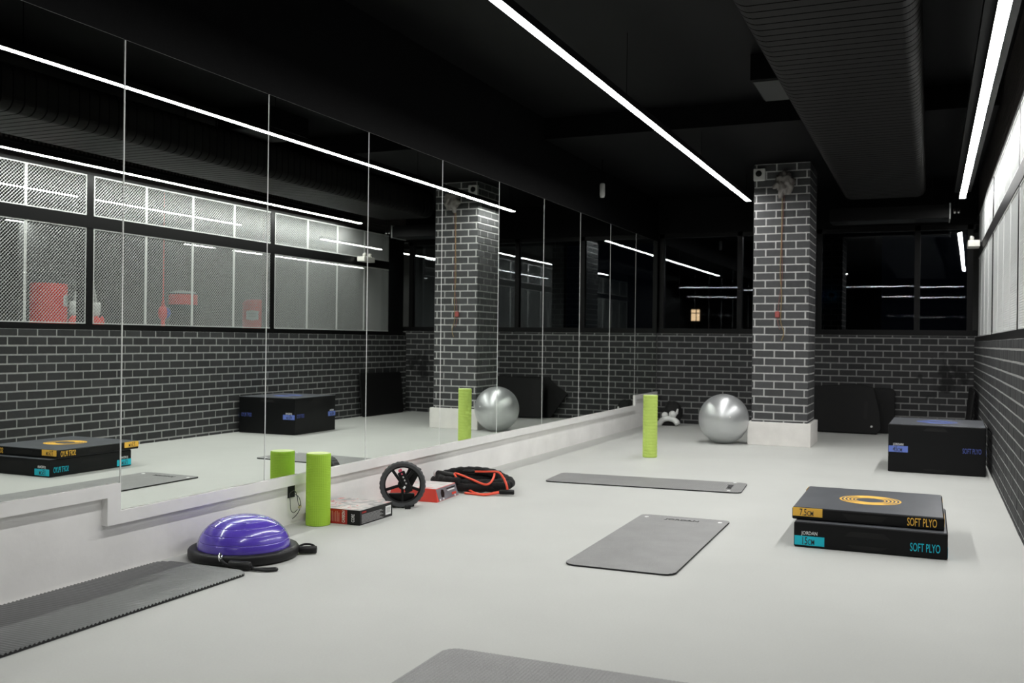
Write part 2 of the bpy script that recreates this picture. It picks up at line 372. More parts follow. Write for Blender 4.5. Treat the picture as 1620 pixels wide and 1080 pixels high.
# back wall
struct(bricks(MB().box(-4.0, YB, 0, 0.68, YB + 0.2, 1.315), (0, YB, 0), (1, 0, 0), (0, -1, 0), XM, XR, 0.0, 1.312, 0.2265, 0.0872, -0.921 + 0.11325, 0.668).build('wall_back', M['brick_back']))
struct(MB().box(-4.0, YB, 2.78, 0.68, YB + 0.2, ZC).build('wall_back_upper', M['black_wall']), 'black wall above the back windows', 'wall')
struct(MB().box(-4.0, -8.2, 0, 0.68, -8.0, ZC).build('wall_rear', M['black_wall']))
# right wall
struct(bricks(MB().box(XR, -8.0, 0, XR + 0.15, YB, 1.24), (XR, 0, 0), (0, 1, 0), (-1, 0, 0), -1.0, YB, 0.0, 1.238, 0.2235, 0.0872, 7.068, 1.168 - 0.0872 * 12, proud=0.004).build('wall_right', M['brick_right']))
struct(MB().box(XR + 0.02, -8.0, 1.24, XR + 0.15, 1.3, ZC).build('wall_right_near', M['black_wall']), 'black solid right wall nearest the camera', 'wall')
sd = MB(); ny = 12
z0s, z1s = 2.86, 3.5
zz = z0s
while zz < z1s - 0.01:
    sd.box(XR + 0.03, 1.3, zz, XR + 0.15, YB, min(zz + 0.036, z1s)); sd.box(XR + 0.045, 1.3, min(zz + 0.036, z1s), XR + 0.15, YB, min(zz + 0.046, z1s)); zz += 0.046
struct(sd.build('wall_right_upper', M['siding']), 'brown ribbed siding above the mesh windows', 'wall')

# mesh windows in the right wall ------------------------------------------------
PW, CW, CH, SW = 0.735, 0.0368, 0.0352, 0.0027
def mesh_mb(width, height):
    mb = MB(); nx = int(round(width / (CW / 2))); nz = int(round(height / (CH / 2))); dx = width / nx; dz = height / nz
    vs = []; fs = []
    for i in range(nx):
        for j in range(nz + 1):
            if (i + j) % 2: continue
            for s_ in (1, -1):
                j2 = j + s_
                if j2 < 0 or j2 > nz: continue
                y0, z0, y1, z1 = i * dx, j * dz, (i + 1) * dx, j2 * dz
                ln = math.hypot(dx, dz); py, pz = -(z1 - z0) / ln * SW / 2, (y1 - y0) / ln * SW / 2
                t = 0.0009 * s_; o = len(vs)
                for (yy, zq) in ((y0, z0), (y1, z1)):
                    vs += [(-t - 0.001, yy - py, zq - pz), (t - 0.001, yy + py, zq + pz), (t + 0.001, yy + py, zq + pz), (-t + 0.001, yy - py, zq - pz)]
                for k in range(4): fs.append((o + k, o + (k + 1) % 4, o + 4 + (k + 1) % 4, o + 4 + k))
    mb.add(vs, fs); return mb
lowm = mesh_mb(PW, 0.985).build('mesh_sheet', M['galv'], fix=False); upm = mesh_mb(PW, 0.415).build('mesh_sheet', M['galv'], fix=False)
XP = XR + 0.022
def frame_mb(width, z0, z1):
    b = MB(); t = 0.011
    b.box(-0.006, 0, z0, 0.006, t, z1); b.box(-0.006, width - t, z0, 0.006, width, z1); b.box(-0.006, t, z0, 0.006, width - t, z0 + t); b.box(-0.006, t, z1 - t, 0.006, width - t, z1)
    return b
bays = [1.405, 4.445, 7.485, 10.515]
flow = frame_mb(PW, 0, 0.985); fup = frame_mb(PW, 0, 0.415); frl = fru = None
for bi, y0 in enumerate(bays):
    root = bpy.data.objects.new('window_%d' % (bi + 1), None); COL.objects.link(root); root.location = (XP, y0 + 0.05, 1.30)
    struct(root)
    for k in range(4):
        for lo in (True, False):
            src = lowm if lo else upm
            o = src if (bi == 0 and k == 0) else src.copy()
            if o is not src: COL.objects.link(o)
            o.parent = root; o.location = (0, k * 0.739, 0.004 if lo else 1.118)
            if lo:
                if frl is None: frl = flow.build('panel_frame', M['galv_frame']); f = frl
                else: f = frl.copy(); COL.objects.link(f)
            else:
                if fru is None: fru = fup.build('panel_frame', M['galv_frame']); f = fru
                else: f = fru.copy(); COL.objects.link(f)
            f.parent = root; f.location = o.location
pf = MB()
for y0 in bays + [13.55]: pf.box(XR + 0.014, y0 - 0.045, 1.30, XR + 0.15, y0 + 0.045, 2.86)
pf.box(XR + 0.004, 1.3, 1.24, XR + 0.15, YB, 1.30)
pf.box(XR + 0.012, 1.3, 2.292, XR + 0.14, 13.5, 2.415)
pf.box(XR + 0.012, 1.3, 2.835, XR + 0.15, YB, 2.862)
pf.box(XR + 0.05, 13.595, 1.3, XR + 0.13, YB - 0.02, 2.85)
struct(pf.build('trim_3', M['black_metal']), 'black posts, rail and sill of the mesh windows', 'frame')

# back windows -------------------------------------------------------------------
posts = [-3.66, -2.52, -1.43, -0.17, 0.47]
wf = MB()
for x in posts: wf.box(x - 0.035, YB + 0.03, 1.39, x + 0.035, YB + 0.12, 2.78)
wf.box(-3.73, YB + 0.02, 1.315, 0.68, YB + 0.13, 1.39); wf.box(-3.73, YB + 0.03, 2.72, 0.53, YB + 0.12, 2.78)
struct(wf.build('trim_4', M['black_metal']), 'black frame of the back windows', 'frame')
for i in range(4):
    g = MB().box(posts[i] + 0.035, YB + 0.07, 1.39, posts[i + 1] - 0.035, YB + 0.072, 2.72).build('window_%d' % (i + 5), M['glass'])
    g.data.transform(Matrix.Translation((-(posts[i] + 0.5), -YB - 0.07, -2))); g.location = (posts[i] + 0.5, YB + 0.07, 2); struct(g)
    g.rotation_euler = ((0.0015, -0.001, 0.001, 0.0)[i], 0, (0.0, 0.004, -0.004, -0.018)[i])

# mirrors ------------------------------------------------------------------------
ordn = ['first', 'second', 'third', 'fourth', 'fifth', 'sixth', 'seventh', 'eighth', 'ninth', 'last']
for k in range(10):
    y0 = SEAM0 + (k - 1) * PITCHM + 0.0012; y1 = min(y0 + PITCHM - 0.0024, YB - 0.004); zb = Z1 if k in (0, 9) else Z0
    e = 0.0042
    extra = {0: ', bottom edge raised', 9: ', in the back corner above the raised ledge'}.get(k, '')
    root = thing('mirror_panel', 'tall frameless wall mirror, %s panel from the camera along the left wall%s' % (ordn[k], extra) if k != 9 else 'tall narrow frameless wall mirror in the back left corner above the raised ledge', 'mirror', (XM, y0, zb), 0, 'mirror panels along the left wall')
    MB().box(-0.006, e, 0.002, 0.0, y1 - y0 - e, ZT - zb - 0.002).build('mirror_glass', M['mirror'], root)
    ed = MB()
    ed.add([(0, e, 0.002), (0, e, ZT - zb - .002), (-0.003, 0, ZT - zb - .002), (-0.003, 0, 0.002)], [(0, 1, 2, 3)])
    L_ = y1 - y0
    ed.add([(0, L_ - e, 0.002), (0, L_ - e, ZT - zb - .002), (-0.003, L_, ZT - zb - .002), (-0.003, L_, 0.002)], [(0, 3, 2, 1)])
    ed.add([(0, e, ZT - zb - .002), (0, L_ - e, ZT - zb - .002), (-0.003, L_ - e, ZT - zb + .0005), (-0.003, e, ZT - zb + .0005)], [(0, 1, 2, 3)])
    ed.build('polished_edge', M['mirror_edge'], root, fix=False)

# pillar -------------------------------------------------------------------------
PX0, PX1, PY0, PY1 = -1.920, -1.284, 11.609, 12.293
pil = bpy.data.objects.new('wall_pillar', None); COL.objects.link(pil); pil.location = (PX0, PY0, 0)
struct(pil, 'square dark brick pillar on a white plinth in the far half of the room', 'pillar')
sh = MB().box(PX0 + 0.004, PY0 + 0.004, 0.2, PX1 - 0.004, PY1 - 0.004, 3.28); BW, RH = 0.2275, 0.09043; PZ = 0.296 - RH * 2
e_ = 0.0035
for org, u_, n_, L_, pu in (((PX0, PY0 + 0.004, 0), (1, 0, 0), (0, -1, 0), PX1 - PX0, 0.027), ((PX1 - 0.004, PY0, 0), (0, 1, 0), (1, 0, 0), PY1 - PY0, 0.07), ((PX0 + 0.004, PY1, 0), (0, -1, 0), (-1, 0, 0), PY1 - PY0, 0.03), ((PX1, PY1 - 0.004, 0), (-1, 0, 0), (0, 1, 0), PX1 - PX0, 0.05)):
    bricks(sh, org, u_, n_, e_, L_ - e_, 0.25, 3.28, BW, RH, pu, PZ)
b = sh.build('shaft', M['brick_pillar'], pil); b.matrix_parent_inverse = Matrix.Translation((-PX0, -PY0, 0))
b = MB().box(-0.0385, -0.0325, 0, PX1 - PX0 + 0.039, PY1 - PY0 + 0.0325, 0.2707).build('plinth', M['plinth'], pil, bevel=0.006)

# ================================================================== LIGHT STRIPS
def strip(name, label, x0, y0, x1, y1, z, w_, m, group, hang=None, tray=False):
    d = Vector((x1 - x0, y1 - y0, 0)); L = d.length; rz = math.atan2(d.y, d.x) - PI / 2
    r = thing(name, label, 'lamp', (x0, y0, z), rz, group)
    n = max(2, int(L / 0.5)); e = MB(); vs = []; fs = []
    for i in range(n + 1):
        vs += [(-w_ / 2, L * i / n, 0), (w_ / 2, L * i / n, 0)]
    for i in range(n): fs.append((2 * i, 2 * i + 2, 2 * i + 3, 2 * i + 1))
    e.add(vs, fs).build('diffuser', m, r, fix=False)
    h = MB(); t = 0.004
    h.box(-w_ / 2 - t, -t, 0.002, w_ / 2 + t, L + t, 0.05); h.box(-w_ / 2 - t, -t, -0.001, -w_ / 2, L + t, 0.002); h.box(w_ / 2, -t, -0.001, w_ / 2 + t, L + t, 0.002)
    h.box(-w_/2, -t, -0.001, w_/2, 0, 0.002); h.box(-w_/2, L, -0.001, w_/2, L + t, 0.002)
    h.build('housing', M['housing'], r)
    if hang:
        n = max(2, int(L / 2.4))
        for i in range(n + 1):
            yy = 0.15 + (L - 0.3) * i / n
            MB().bar((0, yy, 0.05), (0, yy, hang - z), 0.004, 0.004, (0, 1, 0)).build('suspension_wire', M['black_metal'], r)
    return r
GL = 'long light strips of the mirror room'
strip('light_strip', 'long straight white light strip hanging nearer the mirrors', -2.1094, 1.7, -2.1094, 12.345, 2.9636, 0.058, M['led'], GL, hang=ZC - 0.0)
strip('light_strip', 'long straight white light strip beside the mesh windows, under a perforated tray', 0.319, 4.0, 0.319, 12.298, 2.8796, 0.062, M['led'], GL)
strip('light_strip', 'crosswise light strip behind the camera, seen as a line in the back windows', -3.3, -4.1, 0.25, -3.7, 2.95, 0.06, M['led'], 'crosswise light strips behind the camera')
strip('light_strip', 'farther crosswise light strip behind the camera, lower line in the back windows', -1.6, -5.6, 0.3, -5.0, 2.70, 0.06, M['led'], 'crosswise light strips behind the camera')
strip('light_strip', 'lowest crosswise light strip behind the camera, faint line in the right back window', -1.5, -6.6, 0.2, -6.0, 2.10, 0.05, M['led_far'], 'crosswise light strips behind the camera')
GF = 'light strips of the boxing room'
far_segs = [(2.6, 2.0, 10.0, 'light strip of the boxing room nearest the mesh windows'), (2.6, 10.05, 12.4, 'short light strip of the boxing room in line with the nearest one'),
            (2.6, 14.6, 20.5, 'light strip at the far end of the boxing room, first row'), (5.7, 3.0, 7.6, 'light strip over the near end of the boxing room, second row'), (5.7, 10.7, 11.46, 'short bright light strip high behind the red bag in the boxing room, second row'),
            (5.7, 14.6, 15.46, 'short light strip over the middle of the boxing room, second row'), (5.7, 16.0, 21.0, 'light strip at the far end of the boxing room, second row')]
for x, y0, y1, lb in far_segs: strip('light_strip', lb, x, y0, x, y1, 2.95, 0.06, M['led_far'], GF, hang=ZC)
# perforated tray over the right strip
tray = thing('cable_tray', 'black perforated cable tray above the right light strip', 'tray', (0.319, 3.9, 2.935))
tb = MB().box(-0.085, 0, 0, 0.085, 8.3, 0.004)
tb.build('tray_base', M['black_metal'], tray)
for sx in (-0.083, 0.083):
    sb = MB(); sb.box(sx - 0.002, 0, 0.004, sx + 0.002, 8.3, 0.015); sb.box(sx - 0.002, 0, 0.045, sx + 0.002, 8.3, 0.06)
    y = 0
    while y < 8.3: sb.box(sx - 0.002, y, 0.015, sx + 0.002, y + 0.02, 0.045); y += 0.05
    sb.build('side_rail', M['black_metal'], tray)
for yy in (0.4, 3.0, 5.6, 8.0): MB().bar((0, yy, 0.004), (0, yy, ZC - 2.935), 0.01, 0.01, (0, 1, 0)).build('hanger', M['black_metal'], tray)

# ================================================================== DUCTS AND CEILING THINGS
def oval_ring(cx, cz, hw, hh, n=14, rc=0.10):
    out = []
    for sx, sz, a0 in ((1, -1, -PI / 2), (1, 1, 0), (-1, 1, PI / 2), (-1, -1, PI)):
        for k in range(n // 2 + 1):
            a = a0 + PI / 2 * k / (n // 2); out.append((cx + sx * (hw - rc) + rc * math.cos(a), cz + sz * (hh - rc) + rc * math.sin(a)))
    return out
d = MB(); rings = []
y = 0.0
while y < 11.2:
    rings += [(y, 0.0), (y + 0.004, -0.012), (y + 0.010, -0.012), (y + 0.014, 0.0)]; y += 0.105
vs = []; nR = len(oval_ring(0, 0, 1, .5, 18)); fs = []
for yy, dr in rings:
    for (x, z) in oval_ring(0, 0, 0.45 + dr, 0.188 + dr, 18): vs.append((x, yy, z))
for i in range(len(rings) - 1):
    for k in range(nR): fs.append((i * nR + k, i * nR + (k + 1) % nR, (i + 1) * nR + (k + 1) % nR, (i + 1) * nR + k))
fs.append(tuple(range(nR))); fs.append(tuple((len(rings) - 1) * nR + k for k in range(nR)))
d.add(vs, fs, False)
dr_ = thing('ventilation_duct', 'wide flat oval black ribbed ventilation duct running along the ceiling', 'duct', (-0.515, 1.0, 3.084))
d.build('duct_body', M['duct'], dr_)
for yy in (1.5, 4.2, 6.9):
    for sx in (-0.2, 0.2): MB().bar((sx, yy, 0.18), (sx, yy, ZC - 3.084), 0.01, 0.01, (0, 1, 0)).build('hanger', M['black_metal'], dr_)
ac = thing('ceiling_unit', 'square black box unit on the ceiling partly behind the ribbed duct', 'unit', (-1.35, 7.9, 3.277))
MB().box(0, 0, 0.012, 0.62, 0.7, ZC - 3.277).build('casing', M['black_wall'], ac, bevel=0.008)
MB().box(0.02, 0.02, 0, 0.60, 0.68, 0.012).build('grille', mat('dim grey grille', (0.025, 0.026, 0.026), 0.6), ac)
cd = thing('cross_duct', 'black rectangular duct crossing under the ceiling at the back right corner', 'duct', (-1.2, 13.0, 2.745))
MB().box(0, 0, 0, 1.395, 0.42, 0.17).build('duct_body', M['black_metal'], cd, bevel=0.006)
MB().box(1.395, -0.01, -0.01, 1.41, 0.43, 0.18).build('end_flange', M['galv'], cd)
for xx in (0.2, 1.2): MB().bar((xx, 0.2, 0.17), (xx, 0.2, 3.28 - 2.745), 0.01, 0.01, (0, 1, 0)).build('hanger', M['black_metal'], cd)
for i, xx in enumerate((0.255, 0.30)):  # two small chrome tips on thin hangers by the duct end, no emission
    o = thing('shiny_tip', ('left' if i == 0 else 'right') + ' one of two tiny bright spots beside the end of the crossing duct', 'lamp', (xx, 13.0, 2.795), 0, 'tiny bright spots in the back right corner')
    MB().lathe([(0.012, 0), (0.016, 0.01), (0.016, 0.05)], 16).build('tip_body', M['chrome'], o)
    MB().bar((0, 0, 0.05), (0, 0, 3.28 - 2.795), 0.006, 0.006, (0, 1, 0)).build('hanger', M['black_metal'], o)

# sensor, wrap and cables on the pillar
s = thing('wall_sensor', 'small square white sensor with a dark round eye at the pillar top', 'sensor', (-1.857, PY0, 3.155))
MB().box(-0.066, -0.05, -0.07, 0.066, 0, 0.07).build('sensor_box', M['pale_plastic'], s, bevel=0.008)
MB().lathe([(0.036, 0), (0.036, 0.006), (0.024, 0.010), (0.0, 0.010)], 24, (-0.005, -0.05, 0.01), mtx=Matrix.Rotation(PI / 2, 3, 'X')).build('lens', M['black_plastic'], s)
def lump(name, m, parent, c, r, amp, fr, seed, seg=28):
    bm = bmesh.new(); bmesh.ops.create_icosphere(bm, subdivisions=4, radius=1)
    for v in bm.verts:
        n = v.co.normalized(); q = 1 + amp * (noise.noise(n * fr + Vector((seed, 0, 0))) + 0.6 * noise.noise(n * fr * 2.3 + Vector((0, seed, 0))))
        v.co = Vector((n.x * r[0], n.y * r[1], n.z * r[2])) * q + Vector(c)
    me = bpy.data.meshes.new(name); bm.to_mesh(me); bm.free(); me.materials.append(m)
    for p in me.polygons: p.use_smooth = True
    o = bpy.data.objects.new(name, me); COL.objects.link(o)
    if parent: o.parent = parent
    return o
o = lump('plastic_wrap', M['wrap'], None, (0, 0, 0), (0.10, 0.06, 0.13), 0.55, 2.2, 3.1); o.location = (-1.575, PY0 - 0.075, 3.03)
tag(o, 'crumpled greyish plastic wrap hanging at the top of the brick pillar', 'wrap')
def path(pts, n=10):
    P = [Vector(p) for p in pts]; out = []
    for i in range(len(P) - 1):
        p0, p1, p2, p3 = P[max(i - 1, 0)], P[i], P[i + 1], P[min(i + 2, len(P) - 1)]
        for k in range(n):
            t = k / n
            out.append(0.5 * ((2 * p1) + (p2 - p0) * t + (2 * p0 - 5 * p1 + 4 * p2 - p3) * t * t + (3 * p1 - p0 - 3 * p2 + p3) * t ** 3))
    out.append(P[-1]); return out
yc = PY0 - 0.014
cb = MB().tube(path([(-1.59, yc - 0.05, 2.98), (-1.595, yc, 2.88), (-1.60, yc, 2.4), (-1.607, yc, 2.0), (-1.59, yc, 1.75), (-1.597, yc, 1.45), (-1.56, yc, 1.32), (-1.585, yc, 1.22)]), 0.0045, 8).build('hanging_cable', M['cable_yellow'])
tag(cb, 'thin yellow cable hanging down the front of the brick pillar', 'cable')
cr = thing('hanging_cable', 'thin red cable with a red connector hanging down the brick pillar', 'cable', (-1.575, yc, 1.0))
MB().tube(path([(0.0, -0.05, 1.98), (0.0, 0.0, 1.85), (-0.018, 0, 1.4), (-0.012, 0, 0.95), (-0.05, 0, 0.62), (-0.055, 0, 0.45), (-0.03, 0, 0.35)]), 0.003, 8).build('cable_core', M['cable_red'], cr)
MB().box(-0.085, -0.022, 0.49, -0.035, 0.008, 0.56).build('connector', mat('dull red plastic', (0.30, 0.06, 0.055), 0.5), cr, bevel=0.006)

s = thing('ceiling_sensor', 'small white upright sensor capsule high near the far end of the mirrors', 'sensor', (-3.49, 10.7, 2.84))
MB().lathe([(0.0, 0), (0.022, 0.004), (0.030, 0.03), (0.030, 0.15), (0.024, 0.165), (0.0, 0.17)], 20).build('capsule', M['pale_plastic'], s)
MB().bar((0, 0, 0.168), (0, 0, 3.28 - 2.84), 0.012, 0.012, (0, 1, 0)).build('stem', M['black_metal'], s)
s = thing('emergency_light', 'cream emergency light box with two lamp heads in the back right corner', 'lamp', (0.455, 12.52, 2.345))
MB().box(-0.065, 0, 0, 0.065, 0.30, 0.075).build('casing', M['cream_plastic'], s, bevel=0.008)
for yy in (0.07, 0.22): MB().lathe([(0.02, 0), (0.032, 0.02), (0.032, 0.04), (0.0, 0.04)], 20, (0.0, yy, 0.10), mtx=Matrix.Rotation(-PI / 2, 3, 'Y')).build('lamp_head', M['cream_plastic'], s)
MB().box(0.06, 0.10, 0.02, XR + 0.02 - 0.455, 0.2, 0.06).build('bracket', M['black_metal'], s)

# socket hole and wires in the knee wall
s = thing('cable_outlet', 'dark cable opening under the ledge with loose looped wires', 'outlet', (XK, 5.142, 0.17))
MB().box(-0.01, -0.035, 0.0, 0.004, 0.037, 0.0815).build('opening', M['slot'], s)
x0 = 0.012
MB().tube(path([(x0, -0.03, 0.03), (x0 + 0.01, -0.036, -0.02), (x0 + 0.01, -0.03, -0.07), (x0 + 0.01, 0.0, -0.095), (x0 + 0.01, 0.04, -0.082)]), 0.0022, 6).build('wire', M['cable_dark'], s)
MB().tube(path([(x0, 0.02, 0.02), (x0 + 0.01, 0.05, 0.0), (x0 + 0.012, 0.07, -0.04), (x0 + 0.012, 0.066, -0.075), (x0 + 0.01, 0.05, -0.10), (x0 + 0.01, 0.02, -0.12), (x0, 0.0, -0.135)]), 0.0024, 6).build('wire', M['cable_dark'], s)
MB().tube(path([(x0, -0.03, 0.03), (x0 + 0.01, 0.0, 0.045), (x0 + 0.01, 0.03, 0.02), (x0 + 0.01, 0.045, -0.03), (x0 + 0.01, 0.063, -0.065)]), 0.0024, 6).build('wire', M['cable_dark'], s)
MB().bar((x0 + 0.011, 0.055, -0.072), (x0 + 0.011, 0.076, -0.064), 0.012, 0.012).build('tape', mat('pale yellow tape', (0.7, 0.62, 0.35), 0.6), s)

# ================================================================== THINGS ON THE FLOOR
# ---- silver ball
rb = 0.2925
bl = thing('exercise_ball', 'silver inflated exercise ball beside the white plinth of the brick pillar', 'ball', (-2.2358, 11.579, 0))
bm_ = MB(); prof = []
for i in range(97):
    a = PI * i / 96; g = -0.0022 * max(0, 1 - abs(((a / PI * 26) % 1) - 0.5) / 0.06) if 0.25 < a / PI < 0.75 else 0
    prof.append(((rb + g) * math.sin(a) if 0 < i < 96 else 0.0, -(rb + g) * math.cos(a)))
bm_.lathe(prof, 96, (0, 0, 0), mtx=Matrix.Rotation(0.5, 3, 'X')).build('ball_skin', M['silver'], bl, loc=(0, 0, rb - 0.004))
MB().lathe([(0.012, 0), (0.012, 0.003), (0.0, 0.004)], 16, (0.12, -0.262, 0.33), mtx=Matrix.Rotation(PI / 2, 3, 'X') @ Matrix.Rotation(0.3, 3, 'Y')).build('valve_plug', M['white_ring'], bl)

# ---- foam rollers
def roller(name, label, x, y, r, h, m, style):
    root = thing(name, label, 'foam roller', (x, y, 0), 0, 'green foam rollers')
    nu, nv = (144, 150 if style == 'diamond' else 240); vs = []; fs = []
    for j in range(nv + 1):
        z = h * j / nv
        for i in range(nu):
            a = 2 * PI * i / nu
            if style == 'diamond':
                k1 = math.sin(18 * a + z * 300); k2 = math.sin(18 * a - z * 300); dd = -0.0022 * (1 if k1 * k2 > 0.25 else 0)
            else:
                zz_ = (z / 0.032) % 1; row = int(z / 0.032); aa = (a / (2 * PI) * (8 if (row // 4) % 2 else 14) + (row % 2) * .5) % 1
                dd = -0.003 if (zz_ < 0.2 or aa < 0.035) else 0
            e = min(z, h - z); ed = -0.004 * max(0, 1 - e / 0.004)
            vs.append(((r + dd + ed) * math.cos(a), (r + dd + ed) * math.sin(a), z))
    for j in range(nv):
        for i in range(nu): fs.append((j * nu + i, j * nu + (i + 1) % nu, (j + 1) * nu + (i + 1) % nu, (j + 1) * nu + i))
    MB().add(vs, fs, True).build('roller_foam', m, root)
    for z in (0.0, h): MB().lathe([(r - 0.004, z - 0.0005), (r - 0.004, z + 0.0005)], 64).build('end_face', M['lime_end'], root)
roller('foam_roller', 'thick lime green foam roller standing beside the red and black carton', -3.5697, 5.2097, 0.0775, 0.455, M['lime'], 'diamond')
roller('foam_roller', 'tall slim yellow green foam roller standing alone in front of the far mirror', -2.645, 9.79, 0.0745, 0.64, M['lime_light'], 'block')

# ---- mats
def make_mat(label, cx, cy, rz, wd, ln, th, r, ribs, amp, m, logo=None, eyelets=True, cornerT=None, curl=None):
    """long axis = local Y, wd across local X; far end = +Y"""
    root = thing('exercise_mat', label, 'mat', (cx, cy, 0), rz, 'grey exercise mats')
    n = ribs * 6 if ribs else 60; nw = 14; vs = []; fs = []
    ys = sorted(set([-ln / 2 + ln * i / n for i in range(n + 1)] + [s_ * (ln / 2 - r + r * math.sin(PI / 2 * k / 10)) for k in range(11) for s_ in (1, -1)]))
    for y in ys:
        e = max(0, abs(y) - (ln / 2 - r)); hw = wd / 2 - (r - math.sqrt(max(0, r * r - e * e)))
        z = th + (amp * math.cos(2 * PI * ribs * (y + ln / 2) / ln) if ribs else 0)
        for i in range(nw + 1):
            x = -hw + 2 * hw * i / nw; vs.append((x, y, z + (curl(x, y) if curl else 0)))
    N = len(ys)
    for j in range(N - 1):
        for i in range(nw): fs.append((j * (nw + 1) + i, j * (nw + 1) + i + 1, (j + 1) * (nw + 1) + i + 1, (j + 1) * (nw + 1) + i))
    MB().add(vs, fs, True).build('mat_top', m, root)
    # black core under the top skin
    k = MB(); vb = []
    for j, y in enumerate(ys): vb.append(vs[j * (nw + 1)])
    right = [vs[j * (nw + 1) + nw] for j in range(N)]
    outline = vb + right[::-1]; n2 = len(outline)
    allv = [(a[0] * 1.0, a[1], a[2] - 0.0003) for a in outline] + [(a[0], a[1], max(0.0005, a[2] - th - amp)) for a in outline]
    k.add(allv, [(i, (i + 1) % n2, n2 + (i + 1) % n2, n2 + i) for i in range(n2)] + [tuple(range(n2, 2 * n2))])
    k.build('mat_core', M['mat_edge'], root)
    if eyelets:
        for sx in (-1, 1):
            MB().lathe([(0.007, 0), (0.0155, 0), (0.0155, 0.002), (0.0125, 0.004), (0.007, 0.0025)], 20, (sx * (wd / 2 - 0.052), ln / 2 - 0.10, th + amp)).build('eyelet', M['white_ring'], root)
    if logo:
        text_mesh('printed_logo', logo, 0.058, M['mat_ink'], root, (0, ln / 2 - 0.135, th + amp + 0.0012), (1, 0, 0), (0, 1, 0), sx=1.0, align='CENTER')
    return root
make_mat('grey exercise mat lying lengthwise in the middle of the floor, left of the stacked boxes', -1.488, 5.675, 0.012, 0.595, 1.64, 0.008, 0.06, 110, 0.0006, M['mat_grey'], logo='JORDAN', curl=lambda x, y: 0.004 * math.exp(-((abs(x) - 0.3) / 0.05) ** 2))
make_mat('grey exercise mat lying crosswise in front of the slim roller and silver ball', -2.185, 7.975, -PI / 2 + 0.073, 0.565, 1.62, 0.010, 0.06, 100, 0.0006, M['mat_grey'], logo='JORDAN')
make_mat('dark ribbed exercise mat along the pale knee wall, next to the purple dome', -3.405, 3.15, 0.0, 0.575, 1.64, 0.012, 0.075, 78, 0.0034, M['mat_left'], eyelets=False)
make_mat('grey exercise mat cut off by the bottom edge of the photo', -0.865, 3.045, PI / 2 + 0.005, 0.60, 1.64, 0.009, 0.06, 110, 0.0006, M['mat_grey'], eyelets=False)

